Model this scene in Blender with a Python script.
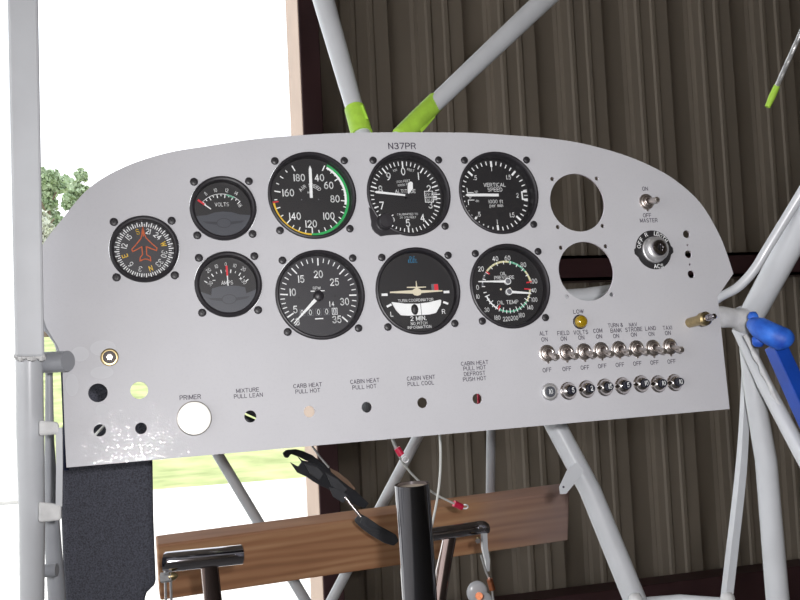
import bpy, bmesh, math, random
from mathutils import Vector, Matrix
random.seed(7)
PI = math.pi
C = bpy.context.scene.collection
sc = bpy.context.scene
for o in list(bpy.data.objects): bpy.data.objects.remove(o)

# ------------------------------------------------------------------ frames
# b = camera frame (x right, y up, z back).  World: X along the panel, Y away from the pilot, Z up.
FPX = 1000.0
eu = Vector((.957271, .044185, -.285795)); ev = Vector((-.089726, .984868, -.148271)); ew = eu.cross(ev).normalized()
g = Vector((-.849, 17.3, -1.0)).normalized()
Xw = (eu - g * eu.dot(g)).normalized(); Yw = g.cross(Xw)
W = Matrix((Xw, Yw, g))                       # rows: world axes in the camera frame
PO = Vector((0, 0, -.892854)); PH = Vector((0, 0, 1.55))
def b2w(b): return W @ (b - PO) + PH
CAM = b2w(Vector((0, 0, 0)))
RP = Matrix((W @ eu, W @ ev, W @ ew)).transposed()
PM = Matrix.Translation(PH) @ RP.to_4x4()     # panel frame in metres
def P(px, py, d):                             # a point of the place at depth d from the viewpoint
    return b2w(Vector(((px - 400) / FPX * d, (300 - py) / FPX * d, -d)))
def ray(px, py): return (P(px, py, 1) - CAM)
def atY(px, py, y):
    r = ray(px, py); return CAM + r * ((y - CAM.y) / r.y)
PMi = PM.inverted()
def uv(px, py, w=0):                          # panel coordinates in mm
    c = PMi @ CAM; p = PMi @ P(px, py, 1); r = p - c
    q = c + r * ((w / 1000 - c.z) / r.z); return (q.x * 1000, q.y * 1000)

# ------------------------------------------------------------------ camera, sky, sun, flash
cd = bpy.data.cameras.new('camera'); co = bpy.data.objects.new('camera', cd); C.objects.link(co)
cd.sensor_width = 36; cd.lens = FPX / 800 * 36; cd.clip_start = .02; cd.clip_end = 500
co.matrix_world = Matrix.Translation(CAM) @ W.to_4x4(); sc.camera = co
wd = bpy.data.worlds.new('world'); sc.world = wd; wd.use_nodes = True
nt = wd.node_tree; bg = nt.nodes['Background']
tc = nt.nodes.new('ShaderNodeTexCoord'); sp = nt.nodes.new('ShaderNodeSeparateXYZ'); cr = nt.nodes.new('ShaderNodeValToRGB')
nt.links.new(tc.outputs['Generated'], sp.inputs[0]); nt.links.new(sp.outputs['Z'], cr.inputs[0]); nt.links.new(cr.outputs[0], bg.inputs[0])
cr.color_ramp.elements[0].position = 0; cr.color_ramp.elements[0].color = (1, 1, 1, 1)
cr.color_ramp.elements[1].position = 1; cr.color_ramp.elements[1].color = (.75, .87, 1, 1)
bg.inputs[1].default_value = 1.9
sl = bpy.data.lights.new('sun', 'SUN'); so = bpy.data.objects.new('sun', sl); C.objects.link(so)
sl.energy = 5.0; sl.angle = .01; sl.color = (1, .97, .9)
so.rotation_euler = Vector((.9, -.25, -1.1)).to_track_quat('-Z', 'Y').to_euler()
fl = bpy.data.lights.new('camera_flash', 'SPOT'); fo = bpy.data.objects.new('camera_flash', fl); C.objects.link(fo)
fl.energy = 31; fl.spot_size = math.radians(115); fl.spot_blend = 1; fl.shadow_soft_size = .012; fl.color = (1, .98, .99)
fo.location = b2w(Vector((.045, .03, .01))); fo.rotation_euler = (ray(600, 280)).to_track_quat('-Z', 'Y').to_euler()
sc.view_settings.view_transform = 'Standard'; sc.view_settings.look = 'None'
sc.view_settings.exposure = 0; sc.view_settings.gamma = 1

# ------------------------------------------------------------------ materials
def mat(name, col, rough=.5, metal=0, noise=0, nscale=40, bump=0, bscale=200, spec=None, stretch=None, coat=0, col2=None):
    m = bpy.data.materials.new(name); m.use_nodes = True; n = m.node_tree; b = n.nodes['Principled BSDF']
    b.inputs['Base Color'].default_value = (*col, 1); b.inputs['Roughness'].default_value = rough; b.inputs['Metallic'].default_value = metal
    if spec is not None: b.inputs['Specular IOR Level'].default_value = spec
    if coat: b.inputs['Coat Weight'].default_value = coat; b.inputs['Coat Roughness'].default_value = .15
    if noise or bump or col2:
        t = n.nodes.new('ShaderNodeTexCoord'); mp = n.nodes.new('ShaderNodeMapping'); n.links.new(t.outputs['Object'], mp.inputs[0])
        if stretch: mp.inputs['Scale'].default_value = stretch
    if noise or col2:
        nz = n.nodes.new('ShaderNodeTexNoise'); nz.inputs['Scale'].default_value = nscale; nz.inputs['Detail'].default_value = 6
        r = n.nodes.new('ShaderNodeValToRGB'); n.links.new(mp.outputs[0], nz.inputs[0]); n.links.new(nz.outputs[0], r.inputs[0]); n.links.new(r.outputs[0], b.inputs['Base Color'])
        k = noise
        a, c2 = [max(0, c * (1 - k)) for c in col], (col2 if col2 else [min(1, c * (1 + k)) for c in col])
        r.color_ramp.elements[0].position = .3; r.color_ramp.elements[1].position = .7
        r.color_ramp.elements[0].color = (*a, 1); r.color_ramp.elements[1].color = (*c2, 1)
    if bump:
        nb = n.nodes.new('ShaderNodeTexNoise'); nb.inputs['Scale'].default_value = bscale; nb.inputs['Detail'].default_value = 3
        bp = n.nodes.new('ShaderNodeBump'); bp.inputs['Strength'].default_value = bump; bp.inputs['Distance'].default_value = .001
        n.links.new(mp.outputs[0], nb.inputs[0]); n.links.new(nb.outputs[0], bp.inputs['Height']); n.links.new(bp.outputs[0], b.inputs['Normal'])
    return m
M = {}
M['panel'] = mat('panel_paint', (.50, .50, .525), .45, 0, .03, 14, .08, 900, spec=.35)
def panel_coat(m):
    n = m.node_tree; b = n.nodes['Principled BSDF'];  b.inputs['Coat Roughness'].default_value = .03
    t = n.nodes.new('ShaderNodeTexCoord'); v = n.nodes.new('ShaderNodeTexNoise'); v.inputs['Scale'].default_value = 650; v.inputs['Detail'].default_value = 2
    bp = n.nodes.new('ShaderNodeBump'); bp.inputs['Strength'].default_value = 1; bp.inputs['Distance'].default_value = .00009
    sp2 = n.nodes.new('ShaderNodeTexNoise'); sp2.inputs['Scale'].default_value = 420; sp2.inputs['Detail'].default_value = 1; n.links.new(t.outputs['Object'], sp2.inputs[0])
    mr = n.nodes.new('ShaderNodeMapRange'); mr.inputs[1].default_value = .56; mr.inputs[2].default_value = .66; mr.inputs[4].default_value = .5; n.links.new(sp2.outputs[0], mr.inputs[0]); n.links.new(mr.outputs[0], b.inputs['Coat Weight'])
    n.links.new(t.outputs['Object'], v.inputs[0]); n.links.new(v.outputs[0], bp.inputs['Height']); n.links.new(bp.outputs[0], b.inputs['Coat Normal'])
panel_coat(M['panel'])
M['smudge'] = mat('dried_smudge', (.56, .565, .59), .6)
M['ink'] = mat('printed_ink', (.045, .035, .06), .6)
M['edge'] = mat('panel_edge', (.42, .38, .42), .4, .5)
M['black'] = mat('black_bezel', (.022, .02, .024), .42, 0, .1, 60, .1, 600)
M['dial'] = mat('dial_black', (.018, .017, .019), .5)
M['dialg'] = mat('dial_greyed', (.035, .034, .04), .5)  # greyer face; on the tachometer the glass reflection is put into the colour
M['white'] = mat('dial_white', (.93, .95, .95), .6)
M['grey'] = mat('dial_grey', (.16, .165, .185), .5)
M['cover'] = mat('meter_cover', (.075, .08, .095), .4)
M['cover2'] = mat('meter_cover_emboss', (.05, .052, .062), .35)
M['green'] = mat('dial_green', (.02, .42, .10), .6)
M['pgreen'] = mat('dial_pale_green', (.15, .5, .33), .6)
M['yellow'] = mat('dial_yellow', (.85, .55, .04), .6)
M['pyellow'] = mat('dial_pale_yellow', (.75, .72, .42), .6)
M['red'] = mat('dial_red', (.75, .03, .05), .55)
M['orange'] = mat('dial_orange', (.62, .12, .03), .6)
M['blue'] = mat('dial_blue', (.03, .33, .62), .6)
M['cream'] = mat('cream', (.78, .72, .55), .5)
M['chrome'] = mat('chrome', (.62, .58, .57), .12, 1, .06, 90)
M['dchrome'] = mat('dark_chrome', (.42, .40, .43), .10, 1, .05, 30)
M['chrome_darkrefl'] = mat('chrome_dark_reflection', (.15, .15, .17), .06, 1, .05, 30, coat=.3)  # mirror chrome; the dark hangar reflection is put into its base colour
M['nickel'] = mat('nickel', (.62, .57, .54), .36, 1, .08, 300)
M['satin'] = mat('satin_steel', (.66, .66, .67), .45, .85, .05, 200)
M['brass'] = mat('brass', (.46, .36, .19), .36, 1, .15, 250)
M['plug'] = mat('bright_plug', (.93, .92, .86), .45, .15, .02, 200)
M['amber'] = mat('amber_lens', (.42, .27, .008), .1, .35, .15, 300, coat=.8)
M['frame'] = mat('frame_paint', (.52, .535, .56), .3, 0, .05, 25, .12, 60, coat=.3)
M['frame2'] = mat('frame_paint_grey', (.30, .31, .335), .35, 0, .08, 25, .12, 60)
M['weld'] = mat('weld_putty', (.60, .60, .60), .4, 0, .12, 90, .8, 120)
M['tape'] = mat('green_tape', (.36, .60, .06), .5, 0, .15, 70, .7, 90)
M['bluep'] = mat('blue_paint', (.006, .05, .33), .35, 0, .15, 40, .1, 60)
M['bluet'] = mat('blue_tape', (.006, .06, .45), .55, 0, .2, 60, .9, 70, col2=(.03, .17, .7))
M['fabric'] = mat('charcoal_fabric', (.052, .054, .070), .9, 0, .6, 700, .9, 700)
M['tubeshade'] = mat('tube_shade_navy', (.012, .018, .06), .8)  # dark blue is the shade on a tube, put into the colour
M['tool'] = mat('black_plastic', (.03, .031, .037), .42, 0, .2, 60, .2, 200)
M['rubber'] = mat('tan_pad', (.22, .13, .08), .6)
M['copper'] = mat('copper', (.55, .2, .1), .35, 1, .2, 300)
M['wirew'] = mat('white_wire', (.72, .73, .70), .45)
M['redp'] = mat('red_terminal', (.62, .02, .07), .35)
M['copend'] = mat('tube_plug', (.46, .38, .30), .7, 0, .25, 60)
M['cable'] = mat('steel_cable', (.55, .55, .55), .35, .8)
M['pchrome'] = mat('pedal_chrome', (.26, .20, .19), .1, 1, .05, 30)
M['button'] = mat('breaker_button', (.010, .011, .022), .35)
M['hole_dark'] = mat('jack_dark', (.05, .035, .03), .5)
M['concrete'] = mat('concrete', (.62, .60, .57), .85, 0, .08, 3, .2, 40)
M['floorm'] = mat('hangar_floor', (.22, .21, .20), .7, 0, .15, 3, .2, 40)
M['grass'] = mat('grass', (.24, .29, .10), .9, 0, .2, 1.6, .6, 30, col2=(.42, .44, .20))
M['leaf'] = mat('leaves', (.33, .44, .25), .8, 0, .12, 1.5, col2=(.46, .54, .38))
M['leaf2'] = mat('pale_leaves', (.60, .62, .52), .8, 0, .12, 1.5)
M['bark'] = mat('bark', (.18, .13, .10), .9, 0, .3, 4)
M['maroon'] = mat('maroon_steel', (.055, .022, .026), .55, 0, .2, 5)
M['jamb'] = mat('door_trim', (.30, .225, .18), .6, 0, .08, 6)
M['wallm'] = mat('ribbed_sheet', (.27, .232, .19), .5, 0, .10, 2.2, .1, 20, spec=.25, stretch=(1, 1, .35))
M['ceil'] = mat('ceiling_sheet', (.25, .22, .19), .7)
def wood():
    m = bpy.data.materials.new('pine_board'); m.use_nodes = True; n = m.node_tree; b = n.nodes['Principled BSDF']; b.inputs['Roughness'].default_value = .6
    t = n.nodes.new('ShaderNodeTexCoord'); mp = n.nodes.new('ShaderNodeMapping'); mp.inputs['Scale'].default_value = (2.2, 14, 22)
    n.links.new(t.outputs['Object'], mp.inputs[0])
    nz = n.nodes.new('ShaderNodeTexNoise'); nz.inputs['Scale'].default_value = 1.5; nz.inputs['Detail'].default_value = 5; nz.inputs['Distortion'].default_value = .6
    n.links.new(mp.outputs[0], nz.inputs[0])
    wv = n.nodes.new('ShaderNodeTexWave'); wv.bands_direction = 'Z'; wv.inputs['Scale'].default_value = .9; wv.inputs['Distortion'].default_value = 9; wv.inputs['Detail'].default_value = 3
    n.links.new(mp.outputs[0], wv.inputs[0])
    mx = n.nodes.new('ShaderNodeMix'); mx.data_type = 'FLOAT'; mx.inputs[0].default_value = .2
    n.links.new(nz.outputs[0], mx.inputs[2]); n.links.new(wv.outputs[1], mx.inputs[3])
    r = n.nodes.new('ShaderNodeValToRGB'); n.links.new(mx.outputs[0], r.inputs[0])
    e = r.color_ramp.elements; e[0].position = .15; e[0].color = (.21, .10, .05, 1); e[1].position = .72; e[1].color = (.56, .32, .17, 1)
    e2 = e.new(.42); e2.color = (.42, .20, .10, 1)
    # weathered grey patch towards the right end
    n2 = n.nodes.new('ShaderNodeTexNoise'); n2.inputs['Scale'].default_value = 5; n.links.new(t.outputs['Object'], n2.inputs[0])
    sx = n.nodes.new('ShaderNodeSeparateXYZ'); n.links.new(t.outputs['Object'], sx.inputs[0])
    ad = n.nodes.new('ShaderNodeMath'); ad.operation = 'MULTIPLY_ADD'; n.links.new(n2.outputs[0], ad.inputs[0]); ad.inputs[1].default_value = .5; n.links.new(sx.outputs[0], ad.inputs[2])
    mr = n.nodes.new('ShaderNodeMapRange'); mr.inputs[1].default_value = .72; mr.inputs[2].default_value = .93; mr.inputs[4].default_value = .7; n.links.new(ad.outputs[0], mr.inputs[0])
    m2 = n.nodes.new('ShaderNodeMix'); m2.data_type = 'RGBA'; n.links.new(mr.outputs[0], m2.inputs[0]); n.links.new(r.outputs[0], m2.inputs[6]); m2.inputs[7].default_value = (.33, .26, .26, 1)
    n.links.new(m2.outputs[2], b.inputs['Base Color']); return m
M['wood'] = wood()
def glass():
    m = bpy.data.materials.new('instrument_glass'); m.use_nodes = True; n = m.node_tree; n.nodes.remove(n.nodes['Principled BSDF'])
    out = n.nodes['Material Output']; t = n.nodes.new('ShaderNodeBsdfTransparent'); gl = n.nodes.new('ShaderNodeBsdfGlossy'); gl.inputs['Roughness'].default_value = .02
    f = n.nodes.new('ShaderNodeFresnel'); f.inputs[0].default_value = 1.45; mx = n.nodes.new('ShaderNodeMixShader')
    n.links.new(f.outputs[0], mx.inputs[0]); n.links.new(t.outputs[0], mx.inputs[1]); n.links.new(gl.outputs[0], mx.inputs[2]); n.links.new(mx.outputs[0], out.inputs[0]); return m
M['glass'] = glass()

# ------------------------------------------------------------------ mesh builder (coordinates in frame T, default world metres)
def _E(cx, cy, rx, ry, a0, a1):
    n = max(4, int(abs(a1-a0)/22)); return [(cx+rx*math.cos(math.radians(a0+(a1-a0)*k/n)), cy+ry*math.sin(math.radians(a0+(a1-a0)*k/n))) for k in range(n+1)]
GL = {  # single-stroke engraved letters, capitals 6 units high: (strokes, width)
 'A': ([[(0,0),(2.1,6),(4.2,0)],[(.75,2),(3.45,2)]],4.2), 'B': ([[(0,3.1),(0,6),(2.3,6)]+_E(2.3,4.55,1.5,1.45,90,-90)+[(0,3.1),(0,0),(2.4,0)]+_E(2.4,1.55,1.6,1.55,-90,90)],4),
 'C': ([_E(2.2,3,2.2,3,48,312)],4), 'D': ([[(0,0),(0,6),(1.6,6)]+_E(1.6,3,2.5,3,90,-90)+[(0,0)]],4.1), 'E': ([[(3.6,6),(0,6),(0,0),(3.7,0)],[(0,3.1),(3.3,3.1)]],3.7), 'F': ([[(3.6,6),(0,6),(0,0)],[(0,3),(3.1,3)]],3.5),
 'G': ([_E(2.2,3,2.2,3,48,325)+[(4.1,2.8),(2.4,2.8)]],4.2), 'H': ([[(0,0),(0,6)],[(4,0),(4,6)],[(0,3.1),(4,3.1)]],4), 'I': ([[(.2,0),(.2,6)]],.4), 'K': ([[(0,0),(0,6)],[(3.9,6),(0,2.3)],[(1.4,3.6),(4,0)]],4), 'L': ([[(0,6),(0,0),(3.4,0)]],3.4),
 'M': ([[(0,0),(0,6),(2.4,.6),(4.8,6),(4.8,0)]],4.8), 'N': ([[(0,0),(0,6),(4,0),(4,6)]],4), 'O': ([_E(2.3,3,2.3,3,0,360)],4.6), 'P': ([[(0,0),(0,6),(2.3,6)]+_E(2.3,4.4,1.6,1.6,90,-90)+[(0,2.8)]],3.9),
 'R': ([[(0,0),(0,6),(2.4,6)]+_E(2.4,4.5,1.5,1.5,90,-90)+[(0,3)],[(2.4,3),(4,0)]],4), 'S': ([_E(2,4.5,1.75,1.5,30,225)+_E(2.05,1.55,1.9,1.55,60,-155)],4), 'T': ([[(0,6),(4.2,6)],[(2.1,6),(2.1,0)]],4.2), 'U': ([[(0,6),(0,2)]+_E(2,2,2,2,180,360)+[(4,6)]],4),
 'V': ([[(0,6),(2.1,0),(4.2,6)]],4.2), 'W': ([[(0,6),(1.4,0),(2.8,5.6),(4.2,0),(5.6,6)]],5.6), 'X': ([[(0,0),(4.1,6)],[(0,6),(4.1,0)]],4.1), '&': ([[(4,0),(.9,4.3)]+_E(1.9,4.9,1.05,1.1,200,-20)+[(.5,2.6)]+_E(1.6,1.4,1.5,1.4,150,300)+[(3.8,2.6)]],4.1),
 '0': ([_E(1.8,3,1.8,3,0,360)],3.6), '1': ([[(.2,0),(.2,6)]],.4), '2': ([_E(1.9,4.3,1.75,1.7,165,-35)+[(0,0),(3.7,0)]],3.7), '3': ([_E(1.8,4.5,1.6,1.5,160,-90)+_E(1.8,1.55,1.8,1.55,90,-160)],3.7), '4': ([[(2.8,0),(2.8,6),(0,1.7),(3.8,1.7)]],3.8),
 '5': ([[(3.4,6),(.6,6),(.3,3.2)]+_E(1.8,1.95,1.8,1.95,130,-150)],3.7), '6': ([_E(1.9,1.85,1.8,1.85,0,360),[(.1,2.1),(.5,3.9),(1.5,5.2),(2.9,6)]],3.8), '7': ([[(0,6),(3.8,6),(1.2,0)]],3.8), '8': ([_E(1.8,4.5,1.45,1.5,0,360),_E(1.8,1.5,1.8,1.5,0,360)],3.6), '9': ([_E(1.9,4.15,1.8,1.85,0,360),[(3.7,3.9),(3.3,2.1),(2.3,.8),(.9,0)]],3.8),
 '.': ([[(.2,0),(.2,.5)]],.4), 'f': ([[(.8,0),(.8,5.2),(1.6,6),(2.2,6)],[(0,3.9),(2,3.9)]],2.2), 't': ([[(.8,5.6),(.8,.6),(1.4,0),(2.1,0)],[(0,3.9),(2,3.9)]],2.1), 'p': ([[(0,-1.8),(0,4)],_E(1.6,2,1.6,2,0,360)],3.2), 'd': ([[(3.2,0),(3.2,6)],_E(1.6,2,1.6,2,0,360)],3.2),
 'e': ([[(.1,2.1),(3.1,2.1)]+_E(1.6,2,1.5,2,5,310)],3.2), 'r': ([[(0,0),(0,4)],[(0,2.6),(.8,3.8),(1.9,4)]],1.9), 'm': ([[(0,0),(0,4)],[(0,3),(1,4),(2,3.4),(2,0)],[(2,3),(3,4),(4,3.4),(4,0)]],4), 'i': ([[(.2,0),(.2,4)],[(.2,5.3),(.2,5.9)]],.4), 'n': ([[(0,0),(0,4)],[(0,3),(1.2,4),(2.8,3.4),(2.8,0)]],2.8), 'u': ([[(0,4),(0,1),(1.2,0),(2.8,1)],[(2.8,4),(2.8,0)]],2.8)}
def textmesh(t, wt):
    vs = []; fs = []; x0 = 0
    for ch in t:
        if ch == ' ': x0 += 3.0; continue
        st, wd_ = GL[ch]
        for pl in st:
            for (ax, ay), (bx, by) in zip(pl, pl[1:]):
                dx, dy = bx-ax, by-ay; l = math.hypot(dx, dy)
                if l < 1e-6: continue
                nx, ny = -dy/l*wt/2, dx/l*wt/2; ex, ey = dx/l*wt*.38, dy/l*wt*.38; b = len(vs)
                vs += [(x0+ax+nx-ex, ay+ny-ey), (x0+ax-nx-ex, ay-ny-ey), (x0+bx-nx+ex, by-ny+ey), (x0+bx+nx+ex, by+ny+ey)]; fs.append((b, b+1, b+2, b+3))
        x0 += wd_ + 1.3 + wt*.45
    return vs, fs
class MB:
    def __init__(s, T=None, sc=1.0):
        s.v = []; s.f = []; s.mi = []; s.mats = []; s.sm = []; s.T = T if T is not None else Matrix.Identity(4); s.sc = sc
    def m(s, name):
        if name not in s.mats: s.mats.append(name)
        return s.mats.index(name)
    def add(s, vs, fs, mat, smooth=False):
        b = len(s.v); s.v += [s.T @ (Vector(v) * s.sc) for v in vs]; k = s.m(mat)
        for f in fs: s.f.append(tuple(i + b for i in f)); s.mi.append(k); s.sm.append(smooth)
        return s
    def box(s, lo, hi, mat):
        x0, y0, z0 = lo; x1, y1, z1 = hi
        vs = [(x0,y0,z0),(x1,y0,z0),(x1,y1,z0),(x0,y1,z0),(x0,y0,z1),(x1,y0,z1),(x1,y1,z1),(x0,y1,z1)]
        return s.add(vs, [(0,3,2,1),(4,5,6,7),(0,1,5,4),(1,2,6,5),(2,3,7,6),(3,0,4,7)], mat)
    def lathe(s, prof, mat, c=(0, 0), n=40, close0=False, close1=False, tilt=None):
        vs = []; fs = []
        for r, w in prof:
            for k in range(n):
                a = 2 * PI * k / n; vs.append((c[0] + r * math.cos(a), c[1] + r * math.sin(a), w))
        for j in range(len(prof) - 1):
            for k in range(n):
                a, b2 = j * n + k, j * n + (k + 1) % n; fs.append((a, b2, b2 + n, a + n))
        if close0: fs.append(tuple(reversed(range(n))))
        if close1: fs.append(tuple((len(prof) - 1) * n + k for k in range(n)))
        if tilt: vs = [tilt @ Vector(v) for v in vs]
        return s.add(vs, fs, mat, True)
    def disc(s, r, w, mat, c=(0, 0), n=40, ry=None):
        ry = ry or r
        return s.add([(c[0] + r * math.cos(2*PI*k/n), c[1] + ry * math.sin(2*PI*k/n), w) for k in range(n)], [tuple(range(n))], mat)
    def prism(s, pts, w0, w1, mat):
        n = len(pts); vs = [(x, y, w0) for x, y in pts] + [(x, y, w1) for x, y in pts]
        return s.add(vs, [tuple(reversed(range(n))), tuple(range(n, 2*n))] + [(i, (i+1) % n, (i+1) % n + n, i + n) for i in range(n)], mat)
    def poly(s, pts, w, mat): return s.add([(x, y, w) for x, y in pts], [tuple(range(len(pts)))], mat)
    def arc(s, r0, r1, a0, a1, w, mat, n=24):      # clock angles (deg, clockwise from up)
        vs = []; fs = []
        for k in range(n + 1):
            a = math.radians(a0 + (a1 - a0) * k / n); vs += [(r0*math.sin(a), r0*math.cos(a), w), (r1*math.sin(a), r1*math.cos(a), w)]
        for k in range(n): fs.append((2*k, 2*k+1, 2*k+3, 2*k+2))
        return s.add(vs, fs, mat)
    def tick(s, a, r0, r1, wd_, w, mat='white', c=(0, 0)):
        a = math.radians(a); d = (math.sin(a), math.cos(a)); p = (d[1]*wd_/2, -d[0]*wd_/2)
        return s.add([(c[0]+d[0]*r+q*p[0], c[1]+d[1]*r+q*p[1], w) for r, q in ((r0,-1),(r0,1),(r1,1),(r1,-1))], [(0,1,2,3)], mat)
    def line(s, pts, wd_, w, mat, closed=False):
        q = list(pts) + ([pts[0]] if closed else [])
        for (x0, y0), (x1, y1) in zip(q, q[1:]):
            dx, dy = x1-x0, y1-y0; l = math.hypot(dx, dy) or 1; nx, ny = -dy/l*wd_/2, dx/l*wd_/2; ex, ey = dx/l*wd_*.35, dy/l*wd_*.35
            s.add([(x0+nx-ex,y0+ny-ey,w),(x0-nx-ex,y0-ny-ey,w),(x1-nx+ex,y1-ny+ey,w),(x1+nx+ex,y1+ny+ey,w)], [(0,1,2,3)], mat)
        return s
    def text(s, t, u, v, h, w, mat='white', rot=0, sx=1, wt=None):   # h = capital height, centred at (u, v), rot clockwise deg
        vs, fs = textmesh(t, wt if wt else (.82 if mat == 'ink' else (.98 if h > 3.3 else .74)))
        if not vs: return s
        k = h / 6.0; xs = [x for x, y in vs]; cx = (min(xs) + max(xs)) / 2; a = -math.radians(rot); ca, sa = math.cos(a), math.sin(a)
        out = []
        for x, y in vs:
            X, Y = (x - cx) * k * sx, (y - 3) * k; out.append((u + X*ca - Y*sa, v + X*sa + Y*ca, w))
        return s.add(out, fs, mat)
    def arctext(s, t, r, a, h, w, mat='white', step=None):
        step = step or math.degrees(h * 1.0 / r)
        for i, ch in enumerate(t):
            if ch == ' ': continue
            b = a + (i - (len(t)-1)/2) * step; q = math.radians(b); s.text(ch, r*math.sin(q), r*math.cos(q), h, w, mat, b)
        return s
    def tube(s, pts, rad, mat, n=20, cap=True, smooth=True, sub=0, sq=False):
        pts = [Vector(p) for p in pts]; rads = list(rad) if isinstance(rad, (list, tuple)) else [rad] * len(pts)
        if sub:
            q = []; rr = []
            for i in range(len(pts) - 1):
                p0, p1, p2, p3 = pts[max(0, i-1)], pts[i], pts[i+1], pts[min(len(pts)-1, i+2)]
                for k in range(sub):
                    t = k / sub; q.append(.5*((2*p1)+(p2-p0)*t+(2*p0-5*p1+4*p2-p3)*t*t+(3*p1-p0-3*p2+p3)*t**3)); rr.append(rads[i]*(1-t)+rads[i+1]*t)
            pts = q + [pts[-1]]; rads = rr + [rads[-1]]
        ref = None; vs = []
        for i, p in enumerate(pts):
            d = (pts[min(i+1, len(pts)-1)] - pts[max(i-1, 0)]).normalized()
            if ref is None: ref = Vector((0, -1, .01)).cross(d); ref = ref if ref.length > .1 else Vector((1, 0, 0)).cross(d)
            ref = (ref - d * ref.dot(d)).normalized(); o = d.cross(ref)
            for k in range(n):
                a = 2 * PI * (k + (.5 if sq else 0)) / n; vs.append(p + (ref*math.cos(a) + o*math.sin(a)) * rads[i])
        fs = []
        for i in range(len(pts) - 1):
            for k in range(n): a, b2 = i*n+k, i*n+(k+1) % n; fs.append((a, b2, b2+n, a+n))
        if cap: fs += [tuple(reversed(range(n))), tuple((len(pts)-1)*n+k for k in range(n))]
        return s.add(vs, fs, mat, smooth)
    def blob(s, c, r, mat, n=14, jit=0, sc3=(1, 1, 1)):
        c = Vector(c); vs = []; fs = []; m_ = n // 2
        for j in range(1, m_):
            for k in range(n):
                a, b2 = PI*j/m_, 2*PI*k/n; q = 1 + random.uniform(-jit, jit)
                vs.append(c + Vector((math.sin(a)*math.cos(b2)*sc3[0], math.sin(a)*math.sin(b2)*sc3[1], math.cos(a)*sc3[2])) * r * q)
        for j in range(m_-2):
            for k in range(n): a, b2 = j*n+k, j*n+(k+1) % n; fs.append((a, a+n, b2+n, b2))
        t = len(vs); vs += [c + Vector((0,0,r*sc3[2])), c - Vector((0,0,r*sc3[2]))]
        for k in range(n): fs.append((t, k, (k+1) % n)); fs.append((t+1, (m_-2)*n+(k+1) % n, (m_-2)*n+k))
        return s.add(vs, fs, mat, True)
    def build(s, name, parent=None, bevel=0, origin=None, rot=None):
        if parent is not None: inv = MW[parent.name].inverted()
        else:
            if origin is None:
                n = len(s.v); cx = sum((v.x for v in s.v))/n; cy = sum((v.y for v in s.v))/n; origin = Vector((cx, cy, min(v.z for v in s.v)))
            Mx = Matrix.Translation(origin) @ (rot.to_4x4() if rot else Matrix.Identity(4)); inv = Mx.inverted()
        me = bpy.data.meshes.new(name); me.from_pydata([inv @ v for v in s.v], [], s.f)
        for k in s.mats: me.materials.append(M[k])
        me.polygons.foreach_set('material_index', s.mi); me.polygons.foreach_set('use_smooth', s.sm); me.update()
        ob = bpy.data.objects.new(name, me); C.objects.link(ob)
        if parent is not None: ob.parent = parent; MW[ob.name] = MW[parent.name].copy()
        else: ob.matrix_world = Mx; MW[ob.name] = Mx
        if any(s.sm):
            try: me.set_sharp_from_angle(angle=math.radians(38))
            except Exception: pass
        if bevel:
            bv = ob.modifiers.new('bevel', 'BEVEL'); bv.width = bevel; bv.segments = 2; bv.limit_method = 'ANGLE'
        return ob
MW = {}
def tag(o, label, cat, group=None):
    o['label'] = label; o['category'] = cat
    if group: o['group'] = group
    return o
def thing(name, label, cat, Mx, group=None):
    o = bpy.data.objects.new(name, None); o.empty_display_size = .02; C.objects.link(o); o.matrix_world = Mx; MW[o.name] = Mx
    return tag(o, label, cat, group)
def struct(o): o['kind'] = 'structure'; return o
def on_panel(u, v, w=0): return PM @ Matrix.Translation((u/1000, v/1000, w/1000))
def MM(Mx): return MB(Mx, .001)
def copy_tree(o, Mx, label, group=None):
    r = o.copy(); C.objects.link(r); r.matrix_world = Mx; MW[r.name] = Mx; r['label'] = label
    if group: r['group'] = group
    for ch in list(o.children):
        c = ch.copy(); C.objects.link(c); c.parent = r
        for q in list(ch.children):
            d = q.copy(); C.objects.link(d); d.parent = c
    return r

# ------------------------------------------------------------------ the place: ground, hangar
YW = 2.75; FL = CAM.z - 1.42
def quad_obj(name, pts, m, thick=None):
    mb = MB(); mb.add(pts, [tuple(range(len(pts)))], m); return struct(mb.build(name, origin=Vector((0, 0, 0))))
xj = atY(300, 70, YW-.16).x; xm = atY(321, 70, YW-.16).x      # column beside the door opening
yf = CAM.y + (xj-CAM.x)*(atY(288, 70, YW).y-CAM.y)/(atY(288, 70, YW).x-CAM.x)   # outer edge of the reveal
b = MB(); b.box((-6, -7, FL-.15), (6.5, YW+.12, FL), 'floorm'); struct(b.build('floor'))
b = MB(); b.box((-40, YW+.12, FL-.2), (45, 11.8, FL-.01), 'concrete'); struct(b.build('driveway'))
b = MB(); n = 40; vs = []; fs = []
for i in range(n+1):
    for j in range(n+1):
        x = -90 + 180*i/n; t = j/n; y = 10.5 + 75*t*t
        q = min(1, max(0, (y-14)/46)); z = FL - .05 + (.05 if y > 11.4 else 0) + 3.6*q*q*(3-2*q) + (.12*math.sin(x*.7+y) if y > 14 else .02*math.sin(x*9))
        vs.append((x, y, z))
for i in range(n):
    for j in range(n): a = i*(n+1)+j; fs.append((a, a+n+1, a+n+2, a+1))
b.add(vs, fs, 'grass', True); struct(b.build('ground'))
b = MB(); vs = []; fs = []
for j in range(61):
    y = 11.3 + 74*(j/60)**1.6; x1 = atY(27, 330, y).x; q = min(1, max(0, (y-14)/46))
    z = FL + .03 + .15*min(1, max(0, (y-12)/2)) + 3.6*q*q*(3-2*q); vs += [(-90, y, z), (x1, y, z), (-90, y, z-.4), (x1, y, z-.4)]
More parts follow.
